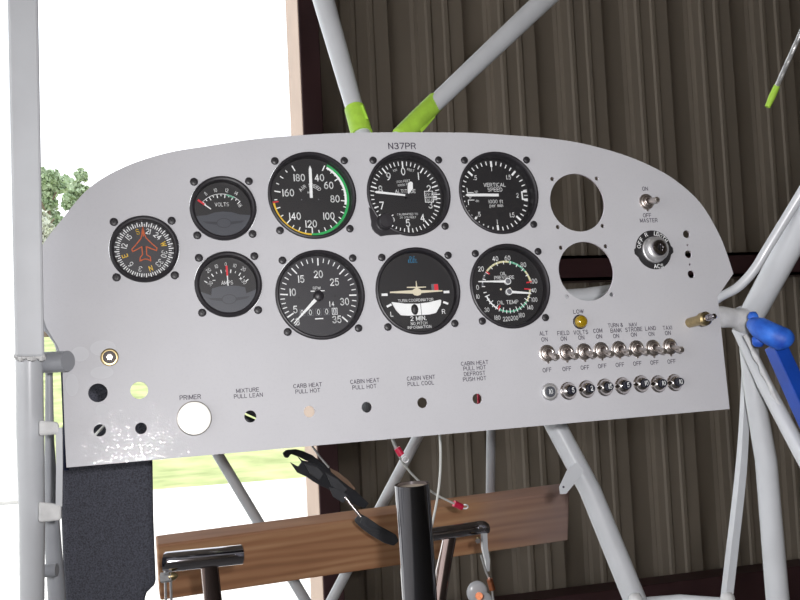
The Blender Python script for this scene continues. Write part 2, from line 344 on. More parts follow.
for j in range(60): a = 4*j; fs += [(a, a+1, a+5, a+4), (a+1, a+3, a+7, a+5)]
fs.append((0, 2, 3, 1)); b.add(vs, fs, 'concrete'); struct(b.build('driveway'))  # concrete strip added so the far left edge stays blown-out white
# ribbed front wall: recessed major ribs every 305 mm, two small ribs between
b = MB(); lead = atY(605, 70, YW).x; pitch = .305; prof = []
k0 = math.ceil((xm - .02 - lead)/pitch) - 1
for k in range(k0, 17):
    x = lead + k*pitch
    for fx, dy in ((0, 0), (.012, .034), (.10, .036), (.115, .03), (.118, .03), (.122, .004), (.15, 0), (.158, -.007), (.172, -.007), (.18, 0), (.222, 0), (.229, -.007), (.244, -.007), (.251, 0)):
        if x + fx > xm - .05: prof.append((x+fx, YW+dy))
zt = FL + 4.2
vs = [(x, y, z) for x, y in prof for z in (FL, zt)]
b.add(vs, [(2*i, 2*i+2, 2*i+3, 2*i+1) for i in range(len(prof)-1)], 'wallm')
vs = [(x, YW+.06, z) for x in (prof[0][0], prof[-1][0]) for z in (FL, zt)]
b.add(vs, [(0, 1, 3, 2)], 'wallm'); struct(b.build('wall_front'))
b = MB(); b.box((xj, YW-.158, FL), (xj+.03, yf, zt), 'jamb'); struct(b.build('trim_1', bevel=.004))
b = MB(); b.box((xj+.002, YW-.16, FL), (xm, YW-.01, zt), 'maroon'); struct(b.build('trim_2', bevel=.004))
zg1, zg0 = atY(590, 256, YW-.1).z, atY(590, 281, YW-.1).z
b = MB(); b.box((xm, YW-.13, zg0), (6.4, YW-.01, zg0+.012), 'maroon'); b.box((xm, YW-.13, zg0), (6.4, YW-.118, zg1), 'maroon'); b.box((xm, YW-.13, zg1-.012), (6.4, YW-.01, zg1), 'maroon'); struct(b.build('trim_3'))
zb1 = atY(690, 578, YW-.1).z
b = MB(); b.box((xm, YW-.13, zb1-.17), (6.4, YW-.01, zb1), 'maroon'); struct(b.build('trim_4', bevel=.004))
b = MB(); b.box((6.5, -7, FL), (6.62, YW, zt), 'wallm'); struct(b.build('wall_right'))
b = MB(); b.box((-6, -7.12, FL), (6.5, -7, zt), 'wallm'); struct(b.build('wall_back'))
b = MB(); b.box((-6.1, -7.1, zt), (6.6, YW+.12, zt+.1), 'ceil'); struct(b.build('ceiling'))

# ------------------------------------------------------------------ trees beyond the lawn
def tree(px, ptop, pw, dist, leaf, label, dens=26, low=.35):
    top = P(px, ptop, dist); gx = top.x; gy = top.y
    q = min(1, max(0, (gy-14)/46)); z0 = FL + 3.6*q*q*(3-2*q) - .3; H = top.z - z0; rad = pw/FPX*dist/2
    t = thing('tree', label, 'tree', Matrix.Translation((gx, gy, z0)), 'trees beyond the lawn')
    tr = MB(); tr.tube([(gx, gy, z0), (gx+.2, gy, z0+H*.4), (gx, gy, z0+H*.9)], [.28, .2, .05], 'bark', 8)
    for k in range(6):
        a = k*1.1; tr.tube([(gx, gy, z0+H*(.4+.07*k)), (gx+rad*.7*math.cos(a), gy+rad*.5*math.sin(a), z0+H*(.5+.07*k))], [.1, .03], 'bark', 6)
    tr.build('trunk', t)
    cr_ = MB()
    for k in range(dens):
        a = random.uniform(0, 2*PI); h = random.uniform(low, .96); r = rad*random.uniform(.1, .85)*math.sin(PI*min(1, max(.12, 1.12-h)))**.6
        c = Vector((gx + r*math.cos(a), gy + r*math.sin(a), z0 + H*h)); R0 = rad*random.uniform(.2, .36)
        for q2 in range(120):
            d = Vector((random.gauss(0, 1), random.gauss(0, 1), random.gauss(0, .8))).normalized()*R0*random.uniform(.5, 1.15); p = c+d; s_ = random.uniform(.10, .26)
            e1 = Vector((random.gauss(0, 1), random.gauss(0, 1), random.gauss(0, 1))).normalized()*s_; e2 = e1.cross(Vector((random.gauss(0, 1), random.gauss(0, 1), random.gauss(0, 1)))).normalized()*s_*.8
            cr_.add([p-e1, p+e2, p+e1, p-e2], [(0, 1, 2, 3)], leaf)
    cr_.build('crown', t)
tree(46, 163, 46, 62, 'leaf', 'tall leafy green tree beside the left post, beyond the lawn', 44)
tree(75, 166, 36, 66, 'leaf', 'green rounded tree just above the curved left shoulder of the panel', 40)
tree(42, 198, 46, 50, 'leaf2', 'low pale grey-green bushy tree in front of the two taller ones', 34, .15)

# ------------------------------------------------------------------ instrument panel
OUT = [(66.5, 467.6), (65, 440), (62.5, 371), (60, 352), (57, 345), (46, 327), (38.5, 300), (36, 275), (39.6, 250), (62.5, 218.7), (89.6, 187.5), (125, 166.7), (166.7, 153), (208, 146), (250, 139.6), (291.7, 135.8), (340, 133.2), (393, 132.3), (440, 132.4), (475, 133), (515, 135.6), (545, 138), (580, 143), (620, 153.6), (650, 165.6), (675, 180), (700, 202.5), (718, 232), (727, 254), (733.3, 273.7), (717.6, 296.5), (729.6, 409)]
cu = bpy.data.curves.new('pc', 'CURVE'); cu.dimensions = '2D'; cu.fill_mode = 'BOTH'; cu.extrude = .0009
def spl(pts):
    s_ = cu.splines.new('POLY'); s_.points.add(len(pts)-1)
    for q, (x, y) in zip(s_.points, pts): q.co = (x/1000, y/1000, 0, 1)
    s_.use_cyclic_u = True
op = [uv(*q) for q in OUT]
sm_ = [op[i] for i in range(8)]
for i in range(8, 29):                                 # smooth the curved top
    p0, p1, p2, p3 = op[i-1], op[i], op[i+1], op[i+2 if i < 28 else i+1]
    for k in range(4):
        t = k/4; sm_.append(tuple(.5*((2*a)+(c-z)*t+(2*z-5*a+4*c-d)*t*t+(3*a-z-3*c+d)*t**3) for z, a, c, d in zip(p0, p1, p2, p3)))
sm_ += op[29:]; spl(sm_)
def hole(u, v, r, n=48): spl([(u+r*math.cos(2*PI*k/n), v+r*math.sin(2*PI*k/n)) for k in range(n)])
INS = {'asi': (-71.9, 97.7), 'tach': (-71.7, 8.1), 'alt': (17.9, 97.9), 'turn': (18, 7.7), 'vsi': (106.2, 97.5), 'oil': (107.5, 8.5), 'e1': (185.9, 86.6), 'e2': (186.6, 19.4), 'volt': (-151, 87.3), 'amp': (-150.8, 20.5), 'comp': (-218.8, 53.4)}
for k in ('asi', 'tach', 'alt', 'turn', 'vsi', 'oil'): hole(*INS[k], 40, 72)
for k in ('volt', 'amp', 'comp'): hole(*INS[k], 28.8, 60)
for k in ('e1', 'e2'):
    u, v = INS[k]; hole(u, v, 28.6, 60)
    for sx in (-1, 1):
        for sy in (-1, 1): hole(u+sx*23.57, v+sy*23.57, 2.1, 16)
SC = 1.0
def phole(px, py, rmm, n=28): hole(*uv(px, py), rmm, n)
for px, py, r in ((98, 392.8, 7.6), (139.3, 390.3, 7.1), (99.8, 430.3, 4.9), (141, 428.3, 4.7), (250.4, 416.4, 5.1), (309.4, 411.6, 4.9), (366.8, 407.2, 4.7), (422.4, 402.8, 4.7), (477.4, 398.8, 4.7), (686.5, 234.2, 3.9), (688.5, 254.3, 3.9), (691.3, 274.3, 3.9), (687.7, 245, 1.2), (690, 264.5, 1.2)): phole(px, py, r)
ob = bpy.data.objects.new('pc', cu); C.objects.link(ob); dg = bpy.context.evaluated_depsgraph_get(); dg.update()
me = bpy.data.meshes.new_from_object(ob.evaluated_get(dg))
panel = thing('instrument_panel', 'light grey curved-top aircraft instrument panel drilled with holes and lettered N37PR', 'instrument panel', PM)
mb = MB(PM)
pv = [Vector((v.co.x, v.co.y, v.co.z - .0009)) for v in me.vertices]
for p in me.polygons:
    side = abs(p.normal.z) < .5
    b0 = len(mb.v)
    mb.add([pv[i] for i in p.vertices], [tuple(range(len(p.vertices)))], 'edge' if side else 'panel')
bpy.data.objects.remove(ob); bpy.data.curves.remove(cu); bpy.data.meshes.remove(me)
pl_ = mb
# lettering printed on the sheet
LT = MB(PM, .001)
def lab(t, px, py, h=4.1, sx=1.0): u, v = uv(px, py); LT.text(t, u, v, h*.87, .12, 'ink', sx=sx*.9, wt=.98)
lab('N37PR', 402, 146, 6.2, 1.2)
lab('PRIMER', 190.3, 397.2, 3.9, 1.12)
lab('MIXTURE', 247.5, 390.2, 3.6, 1.12); lab('PULL LEAN', 248.4, 395.6, 3.6, 1.12)
lab('CARB HEAT', 307.6, 385.3, 3.6, 1.1); lab('PULL HOT', 307.8, 390.9, 3.6, 1.1)
lab('CABIN HEAT', 364.8, 381.0, 3.7, 1.08); lab('PULL HOT', 364.4, 386.8, 3.7, 1.08)
lab('CABIN VENT', 421, 377.8, 3.7, 1.08); lab('PULL COOL', 420.8, 383.4, 3.7, 1.08)
for t, y in (('CABIN HEAT', 363), ('PULL HOT', 368), ('DEFROST', 373.5), ('PUSH HOT', 378.8)): lab(t, 474.6, y, 3.7, 1.08)
lab('LOW', 578.4, 311.5, 4.0, 1.15)
LB = [('ALT', 543.6, 333.3, 544.4, 339.4, 547, 370, 547, 353.3), ('FIELD', 563.3, 333, 563.6, 338.6, 566.7, 368.8, 566, 352.5), ('VOLTS', 580.7, 332.3, 581.2, 337.5, 584.9, 367.5, 583.8, 351.7),
      ('COM', 597.7, 330.7, 599, 336.5, 602.2, 366, 600.9, 350.4), ('BANK', 616, 330.4, 616, 336, 619.8, 364.8, 618.7, 349.3), ('STROBE', 633.7, 329.4, 633.7, 334.6, 637.3, 363.5, 636.3, 348.6),
      ('LAND', 650.5, 328.3, 651.3, 333.9, 654.4, 362.5, 652.8, 348), ('TAXI', 667.3, 327.8, 667.8, 333, 671.5, 361.4, 669.6, 346.5)]
for t, a, b_, c, d, e, f_, _, _ in LB: lab(t, a, b_, 4.1, 1.0); lab('ON', c, d, 4.1, 1.05); lab('OFF', e, f_, 4.1, 1.05)
lab('TURN &', 615.3, 325.2, 3.9, 1.0); lab('NAV', 632.9, 324.6, 3.9, 1.0)
lab('ON', 645, 188.7, 4.1, 1.05); lab('OFF', 647, 215.3, 4.1, 1.05); lab('MASTER', 648.7, 220.4, 4.1, 1.05)
for px, py, a, b_ in ((80, 354, 7, 6), (103, 348, 10, 6.5), (102, 372.5, 9, 5), (72, 385, 5, 9), (102, 410, 5, 5)):
    u, v = uv(px, py); LT.disc(a, .04, 'smudge', (u, v), 28, b_)
pl_.v += LT.v; off = len(pl_.v) - len(LT.v)
for f, mi in zip(LT.f, LT.mi): pl_.f.append(tuple(i+off for i in f)); pl_.mi.append(pl_.m(LT.mats[mi])); pl_.sm.append(False)
pl_.build('sheet', panel)

# ------------------------------------------------------------------ instruments
def screws(root, T, half, skip=(), r=3.5):
    for sx, sy in ((-1, 1), (1, 1), (-1, -1), (1, -1)):
        if (sx, sy) in skip: continue
        s_ = MM(T); c = (sx*half, sy*half)
        s_.lathe([(r, 0.05), (r, .8), (r*.86, 1.7), (r*.5, 2.2), (r*.34, 2.25), (r*.3, 1.4), (.01, 1.4)], 'black', c, 20)
        s_.box((c[0]-r*.55, c[1]-.35, 2.0), (c[0]+r*.55, c[1]+.35, 2.32), 'dial'); s_.box((c[0]-.35, c[1]-r*.55, 2.0), (c[0]+.35, c[1]+r*.55, 2.32), 'dial')
        s_.build('mounting_screw', root)
def base(name, key, label, big=True, depth=10, skip=(), cat='gauge'):
    T = on_panel(*INS[key]); root = thing(name, label, cat, T)
    R0 = 39.7 if big else 28.5; half = 31.43 if big else 23.57
    z = MM(T)
    if big: z.lathe([(38.6, -60), (38.6, -4), (R0, -3.5), (R0, .9), (R0-.7, 1.5), (R0-1.7, 1.6), (R0-2.6, 1.0), (R0-3.1, .2), (36.1, -depth*.6), (35.9, -depth)], 'black', n=72)
    else: z.lathe([(27.6, -48), (27.6, -4), (R0, -3.5), (R0, .8), (R0-.8, 2.0), (R0-2.0, 2.6), (R0-3.4, 2.0), (R0-4.0, .8), (24.3, -depth)], 'black', n=60)
    z.build('bezel', root)
    z = MM(T); z.disc(38 if big else 27, -59 if big else -47, 'black', n=48); z.build('rear_cover', root)
    z = MM(T); z.disc(36.6 if big else 24.4, -.6, 'glass', n=48); z.build('glass', root)
    screws(root, T, half, skip); return root, T, MM(T)
def needle(root, T, a, r0, r1, wd0, wd1, w, m='white', c=(0, 0), name='pointer', tipfrac=.0):
    z = MM(T); a = math.radians(a); d = (math.sin(a), math.cos(a)); p = (d[1], -d[0])
    q = lambda r, s_: (c[0]+d[0]*r+p[0]*s_, c[1]+d[1]*r+p[1]*s_)
    pts = [q(r0, -wd0/2), q(r0, wd0/2), q(r1-tipfrac, wd1/2)] + ([q(r1, 0)] if tipfrac else []) + [q(r1-tipfrac, -wd1/2)]
    z.prism(pts, w, w+.6, m); z.build(name, root)

# airspeed
root, T, d = base('airspeed_indicator', 'asi', 'airspeed indicator dial numbered 40 to 180 with green and yellow arcs, left of N37PR', depth=8); w = -8; k = .15
d.disc(36.2, w, 'dial', n=64)
d.arc(33.0, 35.2, 30, 183, w+k, 'green', 60); d.arc(31.0, 33.0, 31, 103, w+k, 'white', 36); d.arc(33.0, 35.0, 183, 262, w+k, 'yellow', 40); d.arc(29.5, 34.8, 262.5, 264.5, w+k, 'red', 2)
A = {40: 27, 60: 57, 80: 97, 100: 138, 120: 182, 140: 225, 160: 281, 180: 333}
ks = sorted(A)
for i, s_ in enumerate(ks):
    d.tick(A[s_], 27.5, 33, 1.1, w+2*k)
    if i < len(ks)-1:
        n_ = 4 if i < 3 else 4
        for q in range(1, n_): d.tick(A[s_] + (A[ks[i+1]]-A[s_])*q/n_, 29.5 if q == 2 else 30.4, 33, .9, w+2*k)
for t, u, v in (('40', 9.2, 18.2), ('60', 17.2, 11), ('80', 22, -1.6), ('100', 15.2, -17.4), ('120', -1.5, -24.2), ('140', -15.5, -16.9), ('160', -20, 4.6), ('180', -9, 18.4)): d.text(t, u, v, 5.9, w+k, sx=.88)
d.arctext('AIR SPEED', 11.2, -1, 2.9, w+k, step=12.5)
d.text('MPH', -.4, 4.6, 1.7, w+k)
for u in (-8.5, 7): d.disc(.6, w+k, 'grey', (u, -2), 10)
d.build('dial', root)
needle(root, T, 2, -1, 29, 2.6, 2.6, w+2, tipfrac=3.5)

# tachometer
root, T, d = base('tachometer', 'tach', 'RPM tachometer dial with an hour counter, directly below the airspeed indicator', depth=8); w = -8
d.disc(36.2, w, 'dialg', n=64)
def ta(x): return 5 + (x-20)*8.8 if x >= 10 else (-83 - (10-x)*7.2 if x >= 5 else -119 - (5-x)*8)
for x in range(3, 36):
    mj = x % 5 == 0; d.tick(ta(x)-2, 27.5 if mj else 30.2, 34.2, 1.2 if mj else .8, w+k)
for t, u, v in (('5', -21.8, -11), ('10', -22.8, 4.4), ('15', -14.5, 15.8), ('20', 1, 19.6), ('25', 15, 12), ('30', 22.8, -6.0), ('35', 14.5, -21.6), ('3', -20.6, -21.8)): d.text(t, u, v, 5.8, w+k, sx=.85)
d.text('RPM', -1.4, 7.2, 2.4, w+k); d.box((-7, 4.2, w), (-3.2, 5.0, w+k), 'white'); d.box((1.8, 4.2, w), (5.6, 5.0, w+k), 'white')
for q in range(5):
    u = -16 + q*7.3
    d.box((u-2.5, -17.2, w), (u+2.5, -11.2, w+.1), 'grey' if q < 4 else 'white'); d.box((u-2.1, -16.8, w), (u+2.1, -11.6, w+.2), 'dial' if q < 4 else 'grey')
    d.text('0', u, -14.2, 4.4, w+.35, sx=.8)
d.text('1', 9.3, -7.6, 4.2, w+k); d.text('4', 12.0, -7.6, 3.6, w+k, sx=.8); d.box((-5, -20.6, w), (2.4, -19.6, w+k), 'white')
for u in (-18, 14.5): d.disc(1.1, w+k, 'black', (u, -.6), 14)
d.build('dial', root)
needle(root, T, -134, 0, 34, 3.6, .8, w+2, name='pointer')
z = MM(T); z.lathe([(4.6, w+1), (4.6, w+4), (3.4, w+5), (.01, w+5.2)], 'black', (-.6, -.4), 24); z.build('hub', root)

# altimeter
root, T, d = base('altimeter', 'alt', 'altimeter dial numbered 0 to 9 with a setting knob, below the N37PR lettering', depth=12, skip=((-1, -1),)); w = -12
d.disc(36.2, w, 'dial', n=64)
for q in range(50):
    mj = q % 5 == 0; d.tick(q*7.2, 28 if mj else 30, 34, 1.3 if mj else .85, w+k)
for q in range(10):
    a = math.radians(q*36); rr = 24.6; d.text(str(q), rr*math.sin(a), rr*math.cos(a)-.2, 6.4, w+k, sx=.85)
d.text('100', -7.6, 25.6, 2, w+k, rot=-16); d.text('FEET', 7.4, 25.6, 2, w+k, rot=14)
d.text('1000 FEET', -.6, 15, 1.9, w+k, rot=-5); d.text('10000 FT', -.6, 11.6, 1.9, w+k, rot=-5); d.text('ALTITUDE', .4, 5.4, 3.2, w+k, sx=.92)
d.text('CALIBRATED TO', .5, -16.4, 1.8, w+k); d.text('20 000 FEET', .5, -19.4, 1.8, w+k)
d.box((18.6, -5.6, w), (27.2, 5.4, w+.2), 'white'); d.box((19.2, -5.0, w), (26.6, 4.8, w+.3), 'dial'); d.text('29.9', 23, 2.2, 2.5, w+.4); d.box((19, -.9, w), (30.5, -.3, w+.4), 'white'); d.text('30.0', 23, -3.3, 2.5, w+.4)
for q in range(5): d.box((27.6, 3-q*1.6, w), (30.6, 3.6-q*1.6, w+.35), 'white')
d.build('dial', root)
needle(root, T, -83, -1, 31, 1.6, 2.2, w+5, name='hundreds_hand', tipfrac=2)
z = MM(T); z.prism([(1.5, .5), (3.2, 2.8), (6.8, 6.6), (7.2, 12.4), (5.6, 13.8), (2.6, 12.4), (1.8, 8)], w+3, w+3.5, 'white'); z.build('thousands_hand', root)
z = MM(T); z.lathe([(2, w+1), (2, w+6.2), (.01, w+6.4)], 'dial', n=16); z.build('hub', root)
z = MM(T); pts = []
for q in range(17):
    a = math.radians(135 + 22 + (180-0)*q/16 - 0); pts.append((-27.2 + 9.8*math.cos(a), -27.6 + 9.8*math.sin(a)))
z.prism([(-39.4, -12), (-39.0, -20)] + [(-27.4+11.4*math.cos(math.radians(x)), -28.2+11.4*math.sin(math.radians(x))) for x in (165, 185, 205, 222)] + [(-31, -39.5), (-24, -38.6), (-14, -38.3), (-10, -38), (-26, -26)], .12, 1.5, 'black')
kh = z.build('knob_housing', root, bevel=.0004)
z = MM(T); z.lathe([(7.4, 1.5), (7.4, 2.6), (6.6, 3), (6.6, 11), (5.8, 12), (.01, 12.2)], 'black', (-27, -27.4), 28); z.build('setting_knob', kh)

# vertical speed
root, T, d = base('vertical_speed_indicator', 'vsi', 'round vertical speed indicator dial reading zero, right of the altimeter', depth=12, skip=((-1, -1),)); w = -12
d.disc(36.2, w, 'dial', n=64)
for sgn in (1, -1):
    for q in range(0, 21):
        a = -90 + sgn*q*9.0 if q else -90
        mj = q in (5, 10, 15); d.tick(a, 28.4 if mj else 30.4, 34.2, 2.0 if mj else 1.0, w+k)
for t, u, v in (('1', 0, 26.6), ('1.5', 16.6, 18.2), ('2', 23.6, .2), ('1.5', 16.0, -18.9), ('1', 0, -25.4), ('.5', -17.8, -17.6), ('.5', -17.6, 18)): d.text(t, u, v, 4.0, w+k, sx=.8)
d.text('0', -24.8, -.1, 3.4, w+k)
d.text('VERTICAL', 1.2, 10.9, 3.4, w+k, sx=.98, wt=.8); d.text('SPEED', 1.2, 6.2, 3.4, w+k, wt=.8); d.text('1000 ft', .8, -5.4, 3.2, w+k); d.text('per min', .8, -9.2, 3.0, w+k)
d.box((27.8, -4.2, w), (29.2, 4.2, w+k), 'white'); d.box((29, 3.0, w), (33.8, 4.4, w+k), 'white'); d.box((29, -4.4, w), (33.8, -3.0, w+k), 'white')
d.text('up', -18, 4.8, 2.3, w+k); d.text('dn', -18, -4.4, 2.3, w+k)
for s_ in (1, -1): d.line([(-27, s_*8), (-27, s_*3.6), (-21, s_*3.6)], .7, w+k, 'white')
d.build('dial', root)
needle(root, T, -89, -3, 30.5, 2.6, 2.6, w+3, tipfrac=2)

# turn coordinator
root, T, d = base('turn_coordinator', 'turn', 'turn coordinator with a small aeroplane symbol and a white slip tube', depth=6); w = -6
d.disc(36.6, w, 'dial', n=64)
d.text('D.C.', -.6, 31.4, 2.4, w+k, 'blue'); d.text('ELEC.', -.6, 28.4, 2.4, w+k, 'blue')
for u in (-30.2, 28.6): d.box((u-2.8, -2.5, w), (u+2.8, -.2, w+k), 'white')
for s_, u in ((-1, -27.2), (1, 26.6)):
    d.tick(s_*113, 26.6, 31.6, 2.0, w+k)
d.text('L', -25, -19.2, 3.8, w+k); d.text('R', 24, -19.2, 3.8, w+k)
d.text('TURN COORDINATOR', -1.4, -7.6, 2.4, w+k, sx=.98); d.text('2 MIN.', -.6, -24.2, 3.8, w+k); d.text('NO PITCH', -.4, -28.8, 2.4, w+k); d.text('INFORMATION', -.2, -32.2, 2.4, w+k)
d.box((14.6, .6, w), (21.2, 6.6, w+.1), 'grey'); d.box((17.2, .6, w), (21.0, 6.2, w+.25), 'red')
d.build('dial', root)
z = MM(T); z.prism([(-24.6, -8.8), (-23.8, -8.4), (-12, -10.4), (0, -11), (10, -10.2), (21.4, -8.2), (22.6, -9), (21.6, -13), (16.5, -20.2), (10, -21.4), (-10, -21.6), (-17, -20.8), (-21, -16)], w+.2, w+1.2, 'white')
z.build('slip_tube', root, bevel=.0003)
z = MM(T); z.blob((-3.6, -16.2, w+1.4), 3.4, 'dial', 16, sc3=(1, 1.45, .5)); z.box((2.2, -21.6, w+1.2), (2.7, -11, w+1.35), 'grey'); z.build('slip_ball', root)
z = MM(T); z.prism([(-25.5, .9), (-25.5, -.3), (-4, -1.8), (-3, -3.2), (0, -3.9), (3, -3.2), (4, -1.6), (24.2, -.9), (24.2, .1), (4, 1.0), (2.6, 2.4), (.8, 3.2), (8.8, 3.4), (8.8, 4.2), (.6, 4.4), (.3, 9.6), (-.3, 9.6), (-.6, 4.4), (-9.2, 4.6), (-9.2, 3.8), (-.8, 3.2), (-2.8, 2.4), (-4.2, 1.4)], w+1.4, w+2.0, 'cream'); z.build('aeroplane_symbol', root)

# oil gauge
root, T, d = base('oil_gauge', 'oil', 'dual oil pressure and oil temp gauge with two pointers, below the vertical speed dial', depth=8); w = -8
d.disc(36.2, w, 'dial', n=64)
up = lambda x: -86 + x*1.66
for x in range(0, 101, 5):
    d.tick(up(x), 24.4 if x % 10 else 22, 25.2, .8, w+2*k)
d.arc(23.6, 25.4, up(0), up(22), w+k, 'grey'); d.arc(23.6, 25.4, up(22), up(58), w+k, 'pyellow'); d.arc(23.6, 25.4, up(58), up(84), w+k, 'pgreen'); d.arc(23.6, 25.4, up(84), up(99), w+k, 'pyellow')
d.tick(up(21), 21, 25, 1.3, w+3*k, 'red'); d.tick(up(100), 20, 25.8, 1.3, w+3*k, 'red')
for t, x, rr in (('0', -1, 29.5), ('20', 20, 30.5), ('40', 41, 29), ('60', 56, 28), ('80', 77, 28), ('100', 100, 28)):
    a = math.radians(up(x)); d.text(t, rr*math.sin(a), rr*math.cos(a), 4.1, w+k, sx=.85)
d.arc(22.0, 23.6, 98, 128, w+k, 'pyellow'); d.arc(22.0, 23.6, 128, 208, w+k, 'pgreen'); d.arc(22.0, 23.4, 208, 250, w+k, 'white'); d.tick(97, 17, 23.4, 1.3, w+3*k, 'red'); d.tick(209, 19, 23.4, 1.4, w+3*k, 'red')
for a in range(98, 262, 9): d.tick(a, 19.6 if (a//9) % 2 else 21.4, 24.6, .8, w+2*k)
for t, u, v in (('40', 26.6, -4), ('100', 26.2, -12.8), ('140', 21, -20), ('180', 11.6, -26.8), ('200', 3.9, -29.2), ('220', -4, -29.6), ('180', -12.9, -28), ('30', -22.6, -20.2), ('10', -30, -7.4)): d.text(t, u, v, 3.7, w+k, sx=.78)
d.text('OIL', -2.6, 13.2, 2.9, w+k); d.text('PRESSURE', -2, 9.4, 2.9, w+k, sx=.95); d.text('OIL TEMP', -1, -14, 3.3, w+k)
d.disc(1, w+k, 'cream', (-6.6, -1.6), 10); d.disc(1, w+k, 'cream', (2.6, -1), 10)
d.build('dial', root)
needle(root, T, -88, 0, 29, 2.4, .9, w+2, c=(0, 5.2), name='pressure_pointer'); needle(root, T, 96, 0, 22, 2.6, 1.4, w+2, c=(.2, -4.6), name='temperature_pointer')
for c in ((0, 5.2), (.2, -4.6)):
    z = MM(T); z.lathe([(3.2, w+1), (3.2, w+3.4), (2.4, w+3.6)], 'white', c, 24); z.lathe([(2.4, w+3.6), (.01, w+4.2)], 'grey', c, 20); z.build('hub', root)

# voltmeter, ammeter
def meter(name, key, label, word, nums, a_needle, c, ln):
    root, T, d = base(name, key, label, False, 6); w = -6
    d.disc(24.6, w, 'dial', n=56)
    for t, u, v, rt in nums: d.text(t, u, v, 3.0, w+k, rot=rt, sx=.8)
    d.text(word, -.4, 4.8 if key == 'volt' else 2.4, 3.1, w+k, sx=.85)
    if key == 'volt':
        for q in range(11): a = -58+q*11.6; d.tick(a, 13.4-(1.4 if q % 2 == 0 else 0)+1.4, 16.6, .9 if q % 2 == 0 else .6, w+k, c=(0, -3.0)) if False else d.tick(a*.8, 20.2 if q % 2 else 18.8, 22.4, .8, w+k, c=(-.6, -8))
        d2 = [( -.6 + 22.2*math.sin(math.radians(a)), -8 + 22.2*math.cos(math.radians(a))) for a in range(-46, 47, 5)]; d.line(d2, .5, w+k, 'white')
        d.line([(-.6+21.6*math.sin(math.radians(a)), -8+21.6*math.cos(math.radians(a))) for a in range(14, 34, 4)], 1.3, w+2*k, 'pgreen')
    else:
        for q in range(11): a = -54+q*10.8; d.tick(a, 20.2 if q % 2 == 0 else 21, 23.2 if q % 2 == 0 else 22.8, .9 if q % 2 == 0 else .6, w+k, c=(-.8, -9))
        d.box((-12.6, 4.6, w), (-10.2, 5.2, w+k), 'white'); d.box((10.2, 5.2, w), (12.8, 5.8, w+k), 'white'); d.box((11.2, 4.2, w), (11.8, 6.8, w+k), 'white')
    d.build('dial', root)
    z = MM(T); pts = [(-23.8, -5), (-15, -8.5), (-14.2, -2.8), (-8, -1.2), (0, -.8), (8, -1.2), (14.2, -2.8), (15, -8), (23.8, -5)] if key == 'amp' else [(-24, -6), (-14, -5.2), (-7, -3), (0, -2.4), (7, -3), (14, -5.2), (24, -6)]
    pts = pts[::-1] + [(24.2*math.sin(math.radians(a)), 24.2*math.cos(math.radians(a))) for a in range(256, 103, -8)] if False else pts + [(24.2*math.sin(math.radians(a)), 24.2*math.cos(math.radians(a))) for a in range(104, 257, 8)]
    z.prism(pts[::-1], w+.2, w+3.2, 'cover'); z.disc(6.4, w+3.3, 'cover2', (0, -12.6), 28, 4.4); z.disc(5.6, w+3.35, 'cover', (0, -12.6), 28, 3.7)
    for s_ in (-1, 1): z.poly([(s_*6, -11.4), (s_*18, -10.6), (s_*15, -12.6), (s_*6, -14)][::s_], w+3.3, 'cover2')
    z.build('lower_cover', root)
    a = math.radians(a_needle); dd = (math.sin(a), math.cos(a))
    needle(root, T, a_needle, 0, ln*.5, .9, .9, w+3.6, 'white', c); needle(root, T, a_needle, ln*.5, ln, 1.5, 1.7, w+3.6, 'red', c, 'pointer_tip')
meter('voltmeter', 'volt', 'small VOLTS meter with a red-tipped pointer swung to the left', 'VOLTS', [('8', -13.6, 14.6, -35), ('10', -5, 17.6, -12), ('12', 4.8, 17.4, 10), ('14', 12.8, 14.6, 30), ('16', 15.4, 3.6, 60)], -52, (-10.4, -.2), 13.5)
meter('ammeter', 'amp', 'small AMPS meter with a red-tipped pointer standing upright', 'AMPS', [('30', -14.6, 2.2, -50), ('20', -15.6, 13.8, -35), ('10', -8.6, 17, -18), ('0', -.6, 18.6, 0), ('10', 7.2, 17, 18), ('20', 14.4, 13.8, 35), ('30', 14.2, 2.6, 50)], -1, (-.2, -1), 17.5)

# compass
root, T, d = base('compass', 'comp', 'round compass dial with orange aeroplane outline, leftmost on the panel', False, 5); w = -5
d.disc(24.6, w, 'dialg', n=56)
for q in range(36):
    d.tick(q*10-2, 20.2, 24.2, .8, w+k); d.tick(q*10+3, 20.2, 22.6, .6, w+k)
for i, t in enumerate(['S', '21', '24', 'W', '30', '33', 'N', '3', '6', 'E', '12', '15']):
    a = -16 + 30*i; d.text(t, 16.6*math.sin(math.radians(a)), 16.6*math.cos(math.radians(a)), 4.3, w+k, 'yellow' if t in 'SWNE' else 'white', rot=a, sx=.85)
pl = [(290, 145), (282, 195), (275, 220), (240, 262), (210, 292), (214, 308), (250, 292), (277, 277), (279, 330), (262, 350), (260, 374), (278, 364), (293, 360), (310, 362), (332, 374), (330, 348), (307, 332), (307, 277), (340, 292), (374, 306), (378, 288), (345, 258), (308, 218), (298, 190)]
d.line([((x-292)/8.15, (302-y)/7.8-.3) for x, y in pl], .85, w+2*k, 'orange', True)
d.line([(-.2, 20), (-.2, 12)], .8, w+2*k, 'orange')
d.disc(2.2, w+k, 'dial', (0, 1.5), 16)
d.build('dial', root)

